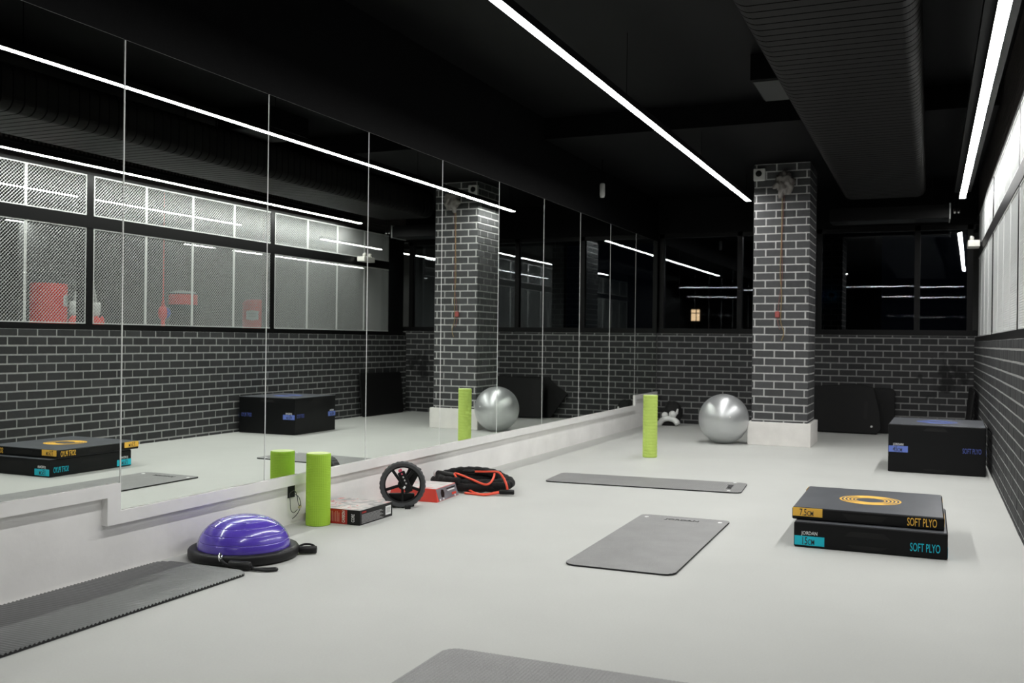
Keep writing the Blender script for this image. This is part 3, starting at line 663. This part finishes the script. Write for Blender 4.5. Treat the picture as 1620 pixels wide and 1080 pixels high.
# ---- soft jump boxes
def crescent(r0, t, side, a=1.05, n=18):
    poly_o = []; poly_i = []
    for k in range(n + 1):
        th = -a + 2 * a * k / n; wv_ = t * max(0, math.cos(th * PI / 2 / a)) ** 0.7
        ang = th if side > 0 else PI - th
        poly_o.append(((r0 + wv_ / 2) * math.cos(ang), (r0 + wv_ / 2) * math.sin(ang))); poly_i.append(((r0 - wv_ / 2) * math.cos(ang), (r0 - wv_ / 2) * math.sin(ang)))
    return poly_o, poly_i
def jump_box(label, x, y, z, rz, W, D, Hh, accent, accent_dim, size_txt, tag_z, tag_h, word_z, jordan_z, slots, top=True):
    root = thing('soft_jump_box', label, 'jump box', (x, y, z), rz, 'soft black jump boxes')
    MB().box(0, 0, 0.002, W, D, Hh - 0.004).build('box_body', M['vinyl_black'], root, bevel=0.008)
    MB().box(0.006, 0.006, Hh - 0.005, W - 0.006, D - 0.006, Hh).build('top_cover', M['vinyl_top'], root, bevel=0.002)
    faces = [((0, 0), (1, 0), W), ((W, 0), (0, 1), D), ((W, D), (-1, 0), W), ((0, D), (0, -1), D)]
    for (ox, oy), (ux, uy), L in faces:
        nx_, ny_ = uy, -ux
        def P(u, v, w_, ox=ox, oy=oy, ux=ux, uy=uy, nx_=nx_, ny_=ny_): return (ox + ux * u + nx_ * w_, oy + uy * u + ny_ * w_, v)
        t = MB().prism([(0.004, tag_z), (0.172, tag_z), (0.172, tag_z + tag_h), (0.004, tag_z + tag_h)], lambda u, v, w_: P(u, v, w_), 0.0012).build('size_tag', accent, root)
        num = ''.join(c for c in size_txt if c not in 'CM')
        text_mesh('size_lettering', num, tag_h * 1.12, M['mat_ink'], t, P(0.042, tag_z + tag_h * 0.11, 0.0016), (ux, uy, 0), (0, 0, 1), sx=0.62)
        text_mesh('size_lettering', 'CM', tag_h * 0.80, M['mat_ink'], t, P(0.042 + (0.036 if len(num) < 3 else 0.047) * tag_h / 0.054, tag_z + tag_h * 0.11, 0.0016), (ux, uy, 0), (0, 0, 1), sx=0.62)
        text_mesh('name_lettering', 'SOFT PLYO', 0.066, accent_dim, root, P(L - 0.037, word_z, 0.0012), (ux, uy, 0), (0, 0, 1), sx=0.47, align='RIGHT')
        if jordan_z: text_mesh('brand_lettering', 'JORDAN', 0.029, M['white_ink'], root, P(0.044, jordan_z, 0.0012), (ux, uy, 0), (0, 0, 1), sx=0.80)
        for (c_, z_, w_, h_, up) in slots:
            a = (c_ - w_ / 2) * L; b_ = (c_ + w_ / 2) * L; q = 0.035 if up else -0.035
            MB().prism([(a + max(q, 0), z_), (b_ - max(q, 0), z_), (b_ + min(q, 0), z_ + h_), (a - min(q, 0), z_ + h_)], lambda u, v, w__: P(u, v, w__), 0.0008).build('hand_slot', M['slot'], root)
    if top:
        R1 = 0.18; em = MB(); n = 72; vs = []; fs = []
        for k in range(n):
            a = 2 * PI * k / n
            for r_ in (0.083, R1): vs.append((W / 2 + r_ * math.cos(a), D / 2 + r_ * math.sin(a), Hh + 0.0008))
        for k in range(n): fs.append((2 * k, 2 * k + 1, 2 * ((k + 1) % n) + 1, 2 * ((k + 1) % n)))
        e = em.add(vs, fs).build('ring_emblem', accent, root)
        cr_ = MB()
        for r0 in (0.097, 0.119, 0.141, 0.163):
            for sd_ in (1, -1):
                po, pi_ = crescent(r0, 0.011, sd_); vv = [(W / 2 + u, D / 2 + v, Hh + 0.0014) for u, v in po] + [(W / 2 + u, D / 2 + v, Hh + 0.0014) for u, v in pi_]; m_ = len(po)
                cr_.add(vv, [(i, i + 1, m_ + i + 1, m_ + i) for i in range(m_ - 1)])
        cr_.build('emblem_gap', M['vinyl_top'], e)
    return root
jump_box('low black soft jump box with teal 15 cm tags, bottom of the stack of two', -0.722, 5.90, 0, 0.0, 0.825, 0.90, 0.15, M['teal'], M['teal'], '15CM', 0.0135, 0.054, 0.036, 0.0755, [(0.49, 0.085, 0.30, 0.03, False), (0.49, 0.018, 0.26, 0.018, True)], top=False)
jump_box('thin black soft jump box with yellow 7.5 cm tags, on top of the stack', -0.740, 5.955, 0.1505, 0.004, 0.825, 0.91, 0.075, M['yellow'], M['yellow'], '7.5CM', 0.022, 0.050, 0.016, None, [(0.49, 0.018, 0.30, 0.036, True)])
jump_box('tall black soft jump box with blue 45 cm tags standing by the right brick wall', -0.352, 9.80, 0, -0.02, 0.828, 0.90, 0.45, M['blue'], M['blue_dark'], '45CM', 0.187, 0.058, 0.205, 0.25, [(0.49, 0.392, 0.26, 0.033, False), (0.49, 0.022, 0.26, 0.02, True)])

# ---- purple balance dome
bo = thing('balance_dome', 'glossy purple balance dome on a black base beside the dark ribbed mat', 'balance dome', (-3.412, 4.285, 0), 0.0)
RB = 0.292
MB().lathe([(RB - 0.02, 0.004), (RB - 0.004, 0.008), (RB, 0.02), (RB, 0.046), (RB - 0.006, 0.055), (RB - 0.016, 0.058), (RB - 0.045, 0.058), (RB - 0.048, 0.052), (0.0, 0.052)], 96).build('base', M['rubber'], bo)
prof = []; Rd, Hd = 0.246, 0.172
for i in range(161):
    t = i / 160; a = t * PI / 2; rr = Rd * math.cos(a) ** 0.92 if i < 160 else 0.0; z = 0.052 + Hd * math.sin(a) ** 0.95
    g = 0
    for q in (0.16, 0.33, 0.50, 0.66, 0.82):
        g = max(g, 1 - abs(t - q) / 0.010)
    g = max(0, g)
    prof.append((max(0, rr - 0.0025 * g) if i < 160 else 0.0, z - 0.0018 * g))
MB().lathe(prof, 128).build('dome', M['purple'], bo)
MB().lathe([(0.010, 0.0), (0.010, 0.004), (0.0, 0.005)], 16, (0.10, -0.12, 0.205)).build('valve_plug', M['purple'], bo)
# hook, cord and grips (front and right-hand side)
hk = MB().tube(path([(0.075, -0.268, 0.058), (0.072, -0.278, 0.075), (0.078, -0.296, 0.066), (0.09, -0.303, 0.045), (0.095, -0.296, 0.060), (0.085, -0.280, 0.066)]), 0.0045, 8).build('hook', M['chrome'], bo)
MB().tube(path([(0.092, -0.30, 0.05), (0.14, -0.305, 0.028), (0.21, -0.285, 0.012), (0.31, -0.225, 0.009), (0.355, -0.195, 0.009), (0.372, -0.215, 0.009), (0.335, -0.25, 0.009), (0.275, -0.262, 0.012), (0.245, -0.25, 0.018)]), 0.0075, 10).build('resistance_cord', M['rubber'], bo)
MB().tube([(0.138, -0.290, 0.026), (0.142, -0.289, 0.026), (0.245, -0.262, 0.024), (0.25, -0.261, 0.024)], 0.022, 16, rad=[0.018, 0.023, 0.023, 0.019]).build('grip', M['rubber'], bo)
MB().tube(path([(0.13, -0.29, 0.024), (0.10, -0.295, 0.022), (0.095, -0.275, 0.02), (0.12, -0.268, 0.022), (0.16, -0.262, 0.026)]), 0.004, 8).build('strap', M['sleeve'], bo)
MB().tube([(0.240, 0.165, 0.024), (0.244, 0.167, 0.024), (0.318, 0.215, 0.024), (0.322, 0.217, 0.024)], 0.02, 16, rad=[0.016, 0.021, 0.021, 0.017]).build('grip', M['rubber'], bo)
MB().tube(path([(0.24, 0.165, 0.024), (0.215, 0.19, 0.03), (0.225, 0.235, 0.040), (0.27, 0.25, 0.038), (0.315, 0.222, 0.026)]), 0.006, 8).build('strap', M['sleeve'], bo)

# ---- red and black carton
ct = thing('carton', 'flat red and black exercise equipment carton behind the lime green roller', 'carton', (-3.705, 5.292, 0), 0.0)
CWd, CDp, CHt = 0.395, 0.405, 0.094
MB().box(0, 0, 0, CWd, CDp, CHt).build('carton_body', M['black_plastic'], ct, bevel=0.002)
MB().box(0.004, 0.004, CHt, CWd - 0.004, CDp - 0.004, CHt + 0.0012).build('printed_lid', M['print_top'], ct)
MB().box(-0.0008, -0.0012, 0.001, CWd - 0.095, 0, CHt - 0.001).build('red_panel', M['red_card'], ct)
text_mesh('carton_lettering', 'CARBON', 0.030, M['white_ink'], ct, (CWd - 0.112, -0.0022, 0.010), (0, 0, 1), (-1, 0, 0), sx=0.62, shear=0.15)
text_mesh('carton_lettering', 'CORE', 0.032, M['white_ink'], ct, (CWd - 0.040, -0.0022, 0.018), (0, 0, 1), (-1, 0, 0), sx=0.62)
tx = MB()
for i in range(9): tx.box(CWd - 0.255 + 0.012 * i, -0.0018, 0.014, CWd - 0.250 + 0.012 * i, -0.0010, 0.080 - 0.008 * (i % 3 == 2))
tx.build('small_print', mat('pinkish small print', (0.72, 0.30, 0.28), 0.5), ct)
tx = MB()
for i in range(8): tx.box(CWd + 0.0006, 0.02, 0.010 + 0.0075 * i, CWd + 0.0012, 0.285 - 0.02 * (i % 3), 0.0135 + 0.0075 * i)
tx.build('small_print', mat('grey small print', (0.34, 0.34, 0.34), 0.5), ct)
text_mesh('carton_lettering', 'CARBON', 0.016, M['red_card'], ct, (CWd + 0.0012, 0.02, 0.074), (0, 1, 0), (0, 0, 1), sx=0.8)
bc = MB().box(CWd + 0.0006, 0.315, 0.018, CWd + 0.0014, 0.385, 0.076).build('barcode_label', M['white_ink'], ct)
tb = MB()
for i in range(12): tb.box(CWd + 0.0014, 0.325 + 0.0042 * i, 0.03, CWd + 0.0019, 0.327 + 0.0042 * i + 0.0008 * (i % 3), 0.066)
tb.build('bars', M['pale_plastic'], bc)

# ---- coral and grey carton, sides leaning in
cg = thing('carton', 'flat coral red and grey carton behind the black spoked wheel', 'carton', (-3.68, 6.268, 0), 0.06)
W2, D2, H2, ins = 0.40, 0.40, 0.094, 0.022
vb = [(0, 0, 0), (W2, 0, 0), (W2, D2, 0), (0, D2, 0), (ins, ins, H2), (W2 - ins, ins, H2), (W2 - ins, D2 - ins, H2), (ins, D2 - ins, H2)]
MB().add(vb, [(0, 3, 2, 1), (4, 5, 6, 7), (0, 1, 5, 4), (1, 2, 6, 5), (2, 3, 7, 6), (3, 0, 4, 7)]).build('carton_body', M['coral_card'], cg, bevel=0.003)
MB().box(ins + 0.003, ins + 0.003, H2, W2 - ins - 0.003, D2 - ins - 0.003, H2 + 0.0012).build('printed_lid', M['print_top_light'], cg)
sl = ins / H2
def SP(u, v, w_): return (W2 - v * sl + w_, u, v)
MB().prism([(0.035, 0.004), (D2 - 0.006, 0.004), (D2 - 0.024, H2 - 0.003), (0.018, H2 - 0.003)], SP, 0.0012).build('grey_panel', M['grey_card'], cg)
MB().prism([(0.09, 0.025), (0.135, 0.022), (0.15, 0.05), (0.14, 0.075), (0.10, 0.08), (0.085, 0.055)], lambda u, v, w_: SP(u, v, w_ + 0.0012), 0.0008).build('printed_wheel', M['black_plastic'], cg)
MB().prism([(0.28, 0.02), (0.36, 0.02), (0.36, 0.036), (0.28, 0.036)], lambda u, v, w_: SP(u, v, w_ + 0.0012), 0.0008).build('coral_sticker', M['coral_card'], cg)
for i, (a, b_) in enumerate(((0.20, 0.36), (0.21, 0.34))):
    MB().prism([(a, 0.070 - i * 0.014), (b_, 0.070 - i * 0.014), (b_, 0.078 - i * 0.014), (a, 0.078 - i * 0.014)], lambda u, v, w_: SP(u, v, w_ + 0.0012), 0.0008).build('printed_line', M['black_plastic'] if i == 0 else M['white_ink'], cg)
for u in (0.06, 0.12, 0.33):
    MB().prism([(u + 0.010 * math.cos(2 * PI * k / 12), 0.012 + 0.008 * math.sin(2 * PI * k / 12)) for k in range(12)], lambda u_, v, w_: SP(u_, v, w_ + 0.0012), 0.0008).build('printed_dot', M['white_ink'], cg)

# ---- spoked wheel
wh = thing('core_wheel', 'black spoked core wheel with grey tyre standing between the two cartons', 'wheel', (-3.405, 6.0, 0), math.atan2(3.4, 6.0))
RW = 0.160
def wring(prof, seg=80): # ring around local Y
    return prof
def ring_y(mb, prof, cz, seg=90, tread=False):
    vs = []; n = len(prof)
    for k in range(seg):
        a = 2 * PI * k / seg
        for r, y in prof:
            rr = r + (0.0028 if tread and (k // 2) % 2 and r > RW - 0.006 else 0)
            vs.append((rr * math.cos(a), y, cz + rr * math.sin(a)))
    fs = [(k * n + i, k * n + (i + 1) % n, ((k + 1) % seg) * n + (i + 1) % n, ((k + 1) % seg) * n + i) for k in range(seg) for i in range(n)]
    mb.add(vs, fs, False); return mb
cz = RW + 0.003
ring_y(MB(), [(RW - 0.030, -0.020), (RW - 0.008, -0.026), (RW, -0.018), (RW, 0.018), (RW - 0.008, 0.026), (RW - 0.030, 0.020)], cz, 120, True).build('tyre', M['tyre'], wh)
ring_y(MB(), [(RW - 0.040, -0.014), (RW - 0.030, -0.018), (RW - 0.030, 0.018), (RW - 0.040, 0.014)], cz, 90).build('rim', M['black_plastic'], wh)
for k in range(5):
    a = PI * 2 * k / 5 + PI / 2 + 0.62; ca, sa = math.cos(a), math.sin(a)
    MB().bar((0.02 * ca, 0, cz + 0.02 * sa), ((RW - 0.036) * ca, 0, cz + (RW - 0.036) * sa), 0.020, 0.020, (0, 1, 0)).build('spoke', M['black_plastic'], wh, bevel=0.003)
MB().lathe([(0.0, -0.03), (0.028, -0.03), (0.034, -0.02), (0.034, 0.02), (0.028, 0.03), (0.0, 0.03)], 28, (0, 0, cz), mtx=Matrix.Rotation(PI / 2, 3, 'X')).build('hub', M['black_plastic'], wh)
pd = MB().obox((0.018, -0.052, cz + 0.025), (0.052, 0.022, 0.155), Matrix.Rotation(-0.42, 3, 'Y')).build('foot_pedal', M['black_plastic'], wh, bevel=0.007)
MB().obox((-0.018, -0.052, cz + 0.105), (0.026, 0.020, 0.018), Matrix.Rotation(-0.42, 3, 'Y')).build('pedal_tip', M['pink'], pd, bevel=0.004)
MB().obox((0.012, -0.0635, cz - 0.012), (0.020, 0.001, 0.014), Matrix.Rotation(-0.9, 3, 'Y')).build('pedal_badge', M['white_ink'], pd)
for i in range(4):
    MB().obox((-0.006 + 0.010 * i, -0.0635, cz + 0.082 - 0.022 * i), (0.010, 0.001, 0.012), Matrix.Rotation(-0.42, 3, 'Y')).build('pedal_mark', M['pink'] if i == 0 else M['pale_plastic'], pd)
MB().obox((0.062, 0.058, cz + 0.055), (0.085, 0.02, 0.15), Matrix.Rotation(0.5, 3, 'Y')).build('foot_pedal', M['rubber'], wh, bevel=0.012)
MB().tube(path([(-0.10, 0.05, 0.02), (-0.04, 0.06, 0.06), (0.03, 0.06, 0.09), (0.07, 0.06, 0.05), (0.03, 0.05, 0.02), (-0.04, 0.05, 0.03), (-0.09, 0.05, 0.07)]), 0.012, 8).build('foot_strap', M['sleeve'], wh)
MB().box(-0.115, 0.03, 0.0, 0.085, 0.075, 0.095).build('foot_plate', M['black_plastic'], wh, bevel=0.010)
MB().box(0.018, -0.075, 0.0, 0.058, -0.032, 0.022).build('axle_end', M['black_plastic'], wh, bevel=0.003)
MB().bar((0.03, -0.06, cz), (0.03, 0.07, cz), 0.014, 0.014, (0, 0, 1)).build('axle', M['chrome'], wh)

# ---- battle rope in a sleeve
rp = thing('battle_rope', 'coiled thick black sleeved training rope against the pale knee wall', 'rope', (-3.33, 6.985, 0))
pts = []; rad = []; turns = 3.6; n = 260
for i in range(n + 1):
    t = i / n; a = 0.9 + turns * 2 * PI * t
    rx = 0.315 - 0.03 * math.sin(3 * t * PI) - 0.02 * (t > .5); ry = 0.175 - 0.045 * math.cos(5 * t * PI) * 0.6
    z = 0.034 + 0.055 * t + (0.045 if math.sin(a) > 0 else -0.004) * max(0, t - 0.08) * 1.0 * abs(math.sin(a)) * 1.3
    pts.append((rx * math.cos(a), ry * math.sin(a), z)); rad.append(0.032 + 0.003 * math.sin(i * 1.9) + 0.003 * noise.noise((i * 0.35, 1.7, 0)))
MB().tube(pts, 0.03, 14, rad=rad).build('rope_sleeve', M['sleeve'], rp)
MB().tube([(-0.285, -0.055, 0.115), (-0.28, -0.057, 0.115), (0.0, -0.12, 0.105), (0.004, -0.12, 0.105)], 0.026, 14, rad=[0.02, 0.026, 0.026, 0.02]).build('rope_grip', M['black_plastic'], rp)
MB().tube([(-0.305, -0.045, 0.112), (-0.29, -0.05, 0.113)], 0.029, 14).build('white_band', M['white_ink'], rp)
wl = MB()
for i in range(4): wl.obox((0.04 + 0.020 * i, 0.19, 0.136 + 0.001 * i), (0.012, 0.012, 0.012), Matrix.Rotation(0.4, 3, 'X'))
wl.build('sleeve_mark', M['white_ink'], rp)

# ---- orange resistance tube
rt = thing('resistance_tube', 'orange red resistance tube with black grip lying on the coiled rope', 'tube', (-3.0, 6.8, 0))
def rl(l): return [(p[0] + 3.0, p[1] - 6.8, p[2]) for p in l]
t1 = [(-3.009, 6.806, 0.030), (-3.101, 6.735, 0.012), (-3.199, 6.745, 0.016), (-3.315, 6.80, 0.055), (-3.41, 6.845, 0.115), (-3.425, 6.87, 0.135), (-3.35, 6.845, 0.125), (-3.25, 6.81, 0.105), (-3.14, 6.785, 0.08), (-3.10, 6.80, 0.085), (-3.09, 6.85, 0.115), (-3.11, 6.92, 0.145)]
t2 = [(-3.29, 6.93, 0.15), (-3.20, 6.95, 0.152), (-3.10, 6.96, 0.155), (-3.03, 6.90, 0.13), (-2.975, 6.84, 0.09), (-2.957, 6.828, 0.045)]
t3 = [(-3.275, 6.735, 0.010), (-3.184, 6.728, 0.010), (-3.101, 6.722, 0.010), (-3.009, 6.795, 0.022)]
MB().tube(path(rl(t1), 8), 0.0085, 10).build('tube_loop', M['orange'], rt)
MB().tube(path(rl(t2), 8), 0.0085, 10).build('tube_loop', M['orange'], rt)
MB().tube(path(rl(t3), 8), 0.0085, 10).build('tube_loop', M['orange'], rt)
MB().tube(rl([(-3.015, 6.80, 0.026), (-3.010, 6.801, 0.026), (-2.91, 6.836, 0.028), (-2.905, 6.838, 0.028)]), 0.019, 16, rad=[0.013, 0.0185, 0.0185, 0.014]).build('grip', M['black_plastic'], rt)
MB().tube(rl([(-3.375, 6.90, 0.148), (-3.36, 6.905, 0.149), (-3.29, 6.93, 0.15), (-3.285, 6.932, 0.15)]), 0.017, 14, rad=[0.008, 0.014, 0.017, 0.010]).build('grip', M['black_plastic'], rt)

# ---- black and white gear by the back wall
gr = thing('padded_gear', 'black padded gear with white trim lying in the corner behind the slim roller', 'gear', (-3.385, 13.60, 0))
lump('padding', M['slot'], gr, (0.02, 0.06, 0.185), (0.135, 0.11, 0.165), 0.16, 1.6, 5.0)
MB().box(-0.14, -0.05, 0.0, 0.11, 0.10, 0.075).build('bottom_pad', M['slot'], gr, bevel=0.03)
for (x, z, r_) in ((-0.065, 0.150, 0.046), (0.045, 0.162, 0.055)):
    pr = [(r_ * math.sin(PI * i / 12) if 0 < i < 12 else 0.0, -r_ * math.cos(PI * i / 12)) for i in range(13)]
    MB().lathe(pr, 24, (x, -0.045, z)).build('white_cap', M['white_vinyl'], gr)
ar = []
for k in range(15):
    a = k / 14; x = -0.15 + 0.28 * a; ar.append((x, -0.06, 0.107 - 0.075 * (2 * a - 1.05) ** 4 - 0.02 * abs(2 * a - 1)))
MB().tube(ar, 0.034, 14, rad=[0.028] + [0.038] * 12 + [0.042, 0.034]).build('white_band', M['white_vinyl'], gr)
MB().tube([(0.075, -0.04, 0.14), (0.105, -0.035, 0.19), (0.115, -0.03, 0.245)], 0.016, 12, rad=[0.015, 0.018, 0.010]).build('white_strap', M['white_vinyl'], gr)

# ---- leaning black mats
def lean(label, poly, origin, along, tilt_dir, tilt, th, extra=None, group='black folding mats leaning on the walls'):
    """poly in (u,v): u along wall, v up the mat; leaning toward tilt_dir at the top"""
    root = thing('leaning_mat', label, 'mat', origin, 0, group)
    al = Vector(along).normalized(); td = Vector(tilt_dir).normalized(); up = (Vector((0, 0, 1)) * math.cos(tilt) + td * math.sin(tilt)).normalized(); nn = al.cross(up)
    if nn.dot(td) > 0: nn = -nn
    fr = lambda u, v, w_: al * u + up * v + nn * w_
    MB().prism(poly, fr, th).build('mat_body', M['mat_black'], root, bevel=0.012)
    for (nm, p_, m_) in (extra or []):
        MB().prism(p_, lambda u, v, w_: fr(u, v, w_ + th), 0.002).build(nm, m_, root)
    return root
lean('broad black mat leaning on the back wall right of the pillar, with a white eyelet', [(-0.75, 0.02), (0.66, 0.0), (0.72, 0.06), (0.70, 0.30), (0.62, 0.62), (0.45, 0.675), (-0.02, 0.64), (-0.72, 0.62)], (-1.30, 13.70, 0.0), (1, 0, 0), (0, 1, 0), 0.24, 0.03,
     [('hand_slot', rrect(0.50, 0.20, 0.545, 0.44, 0.02), M['slot']), ('eyelet', [(0.60 + 0.014 * math.cos(2 * PI * k / 14), 0.10 + 0.014 * math.sin(2 * PI * k / 14)) for k in range(14)], M['pale_plastic'])])
lean('black mat with rounded corner leaning on the back wall, partly behind the broad one', rrect(-0.45, 0.0, 0.45, 0.61, 0.07), (-0.87, 13.93, 0.0), (1, 0, 0), (0, 1, 0), 0.15, 0.03, [('hand_slot', rrect(0.26, 0.16, 0.30, 0.40, 0.018), M['slot'])])
lean('black mat with a slanted corner seen in the mirror behind the silver ball', [(-0.15, 0.0), (0.45, 0.0), (0.45, 0.63), (-0.10, 0.63), (-0.16, 0.55), (-0.42, 0.38)], (-1.93, 13.965, 0.0), (1, 0, 0), (0, 1, 0), 0.10, 0.03)
lean('long black mat leaning on the right brick wall in the back corner', rrect(0, 0, 1.25, 0.66, 0.05), (0.43, 12.55, 0.0), (0, 1, 0), (1, 0, 0), 0.10, 0.03)

# ================================================================== BOXING ROOM BEHIND THE MESH
struct(MB().box(7.0, -2.0, 0, 7.2, 22.0, ZC).build('wall_boxing_room', M['grey_wall']), 'grey concrete wall of the boxing room', 'wall')
struct(MB().box(0.7, 22.0, 0, 7.0, 22.2, ZC).build('wall_boxing_room_end', M['grey_wall']), 'grey end wall of the boxing room', 'wall')
struct(MB().box(0.7, -2.2, 0, 7.0, -2.0, ZC).build('wall_boxing_room_near', M['grey_wall']), 'grey near wall of the boxing room', 'wall')
M['brick_pale'] = brick_mats('pale brick', 0.16, 0.24, 0.36)
pb = bricks(MB().box(5.2, 11.05, 0, 5.85, 11.75, ZC), (5.2, 0, 0), (0, 1, 0), (-1, 0, 0), 11.05, 11.75, 0, ZC - 0.01, 0.2275, 0.0904, 0, 0)
bricks(pb, (0, 11.05, 0), (1, 0, 0), (0, -1, 0), 5.2, 5.85, 0, ZC - 0.01, 0.2275, 0.0904, 0, 0)
struct(pb.build('wall_pillar_boxing_room', M['brick_pale']), 'pale brick pillar in the boxing room behind the red bag', 'pillar')
GB = 'boxing bags behind the mesh'
def bag(label, x, y, r, top, body_m, band=None, dome=None, round_top=0.05, logo=None):
    t = thing('boxing_bag', label, 'boxing bag', (x, y, 0), 0, GB)
    MB().lathe([(0.0, 0.0), (r * 1.25, 0.0), (r * 1.3, 0.05), (r * 1.2, 0.28), (r * 0.9, 0.36), (0, 0.36)], 40).build('base', M['rubber'], t)
    pr = [(0.0, 0.36), (r * 0.95, 0.36), (r, 0.42), (r, top - round_top)]
    for k in range(1, 7):
        a = PI / 2 * k / 6; pr.append((r - round_top * (1 - math.cos(a)), top - round_top + round_top * math.sin(a)))
    pr.append((0, top + 0.001)); MB().lathe(pr, 48).build('bag_body', body_m, t)
    if band: MB().lathe([(r + 0.002, top - round_top - 0.17), (r + 0.006, top - round_top - 0.165), (r + 0.006, top - round_top - 0.005), (r + 0.002, top - round_top)], 48).build('top_band', band, t)
    if dome: MB().lathe([(r * 0.97, top - 0.02), (r * 0.9, top + 0.015), (r * 0.6, top + 0.04), (0, top + 0.052)], 40).build('top_dome', dome, t)
    if logo:
        a0, a1, z0, z1 = logo; vs = []; n = 16
        for k in range(n + 1):
            a = a0 + (a1 - a0) * k / n
            vs += [((r + 0.003) * math.cos(a), (r + 0.003) * math.sin(a), z0 + 0.02 * abs(2 * k / n - 1)), ((r + 0.003) * math.cos(a), (r + 0.003) * math.sin(a), z1 - 0.02 * abs(2 * k / n - 1))]
        lg = MB().add(vs, [(2 * k, 2 * k + 2, 2 * k + 3, 2 * k + 1) for k in range(n)]).build('logo_patch', M['white_vinyl'], t)
        ln = MB()
        for q in (0.35, 0.6):
            vs = []; zq = z0 + (z1 - z0) * q
            for k in range(3, n - 2):
                a = a0 + (a1 - a0) * k / n
                vs += [((r + 0.005) * math.cos(a), (r + 0.005) * math.sin(a), zq), ((r + 0.005) * math.cos(a), (r + 0.005) * math.sin(a), zq + 0.02)]
            ln.add(vs, [(2 * k, 2 * k + 2, 2 * k + 3, 2 * k + 1) for k in range(len(vs) // 2 - 1)])
        ln.build('logo_line', M['pale_strap'], lg)
    return t
bag('big red boxing bag behind the mesh, farthest left in the mirror', 4.1, 10.10, 0.245, 1.91, M['red_vinyl'], round_top=0.02, logo=(2.45, 3.0, 1.58, 1.76))
bag('charcoal boxing bag with red top band and white lid behind the mesh', 4.05, 12.75, 0.225, 1.90, M['bag_dark'], band=M['red_vinyl'], dome=M['white_vinyl'], round_top=0.02)
bag('red boxing bag with rounded top and white patch behind the mesh', 4.05, 14.66, 0.235, 1.875, M['red_vinyl'], round_top=0.09, logo=(3.85, 4.85, 1.49, 1.68))
# gloves hanging by their straps
for i, (y, lb) in enumerate(((9.73, 'left'), (10.10, 'right'))):
    g = thing('boxing_glove', 'white-cuffed red boxing glove hanging by a strap, %s one of the pair in the mirror' % lb, 'boxing glove', (3.2, y, 1.28), 0, 'hanging pair of boxing gloves')
    lump('glove_body', M['red_vinyl'], g, (0, 0, 0.06), (0.075, 0.075, 0.12), 0.10, 1.3, 2.0 + i)
    lump('thumb', M['red_vinyl'], g, (-0.06, 0.05, 0.10), (0.03, 0.03, 0.07), 0.08, 1.3, 4.0 + i)
    MB().lathe([(0.045, 0.17), (0.055, 0.19), (0.062, 0.30), (0.058, 0.36), (0.0, 0.36)], 24).build('cuff', M['white_vinyl'], g)
    MB().tube(path([(0, 0, 0.36), (0, (0.03 if i == 0 else -0.03), 0.50), (0, (0.13 if i == 0 else -0.10), 0.78), (0, (0.17 if i == 0 else -0.14), 1.2), (0, (0.17 if i == 0 else -0.14), ZC - 1.28)]), 0.014, 8).build('strap', M['pale_strap'], g)
sb = thing('double_end_ball', 'small red and blue double end ball on a red cord behind the mesh', 'punch ball', (3.6, 11.81, 0))
pr = [(0.075 * math.sin(PI * i / 16) if 0 < i < 16 else 0.0, 1.545 - 0.115 * math.cos(PI * i / 16)) for i in range(17)]
MB().lathe(pr, 24).build('ball', M['red_vinyl'], sb)
lump('blue_half', M['blue_vinyl'], sb, (-0.03, 0.05, 1.545), (0.06, 0.055, 0.085), 0.0, 1, 1)
MB().tube([(0, 0, 0.02), (0, 0, 1.44)], 0.02, 8, rad=[0.012, 0.03]).build('lower_cord', M['red_vinyl'], sb)
MB().tube([(0, 0, 1.65), (0, 0, 1.80), (0, 0, ZC - 0.002)], 0.02, 8, rad=[0.03, 0.008, 0.004]).build('upper_cord', M['red_vinyl'], sb)
MB().lathe([(0.18, 0.0), (0.18, 0.03), (0.0, 0.04)], 28).build('floor_plate', M['rubber'], sb)

# ================================================================== OUTSIDE, NIGHT
ob = thing('building', 'dark building across the yard with one warm lit window', 'building', (-16.0, 40.0, 0))
MB().box(-4, 0, -2, 14, 6, 9).build('facade', M['city_dark'], ob)
lw = MB().box(7.06 - 0.17, -0.03, 2.08, 7.06 + 0.17, 0.0, 2.54).build('window', M['lit_pane'], ob)
MB().box(7.06 + 0.02, -0.05, 2.08, 7.06 + 0.05, -0.03, 2.54).box(7.06 - 0.17, -0.05, 2.38, 7.06 + 0.17, -0.03, 2.41).build('window_bar', M['city_dark'], lw)
for x, m, lb in ((-4.13, M['blue_lamp'], 'small round blue sign lamp outside the back windows'), (-3.57, M['cyan_lamp'], 'small round cyan sign lamp outside, right of the blue one')):
    l = thing('sign_lamp', lb, 'lamp', (x, 39.9, 3.085))
    MB().lathe([(0.0, -0.02), (0.10, -0.02), (0.10, 0.02), (0.0, 0.02)], 20, mtx=Matrix.Rotation(PI / 2, 3, 'X')).build('lamp_face', m, l)
    MB().lathe([(0.0, -0.07), (0.12, -0.07), (0.12, -0.02), (0.0, -0.02)], 20, (0, 0, 0), mtx=Matrix.Rotation(-PI / 2, 3, 'X')).build('lamp_body', M['city_dark'], l)
    MB().bar((0, 0.03, -3.085), (0, 0.03, 0.1), 0.03, 0.03, (0, 1, 0)).build('post', M['city_dark'], l)
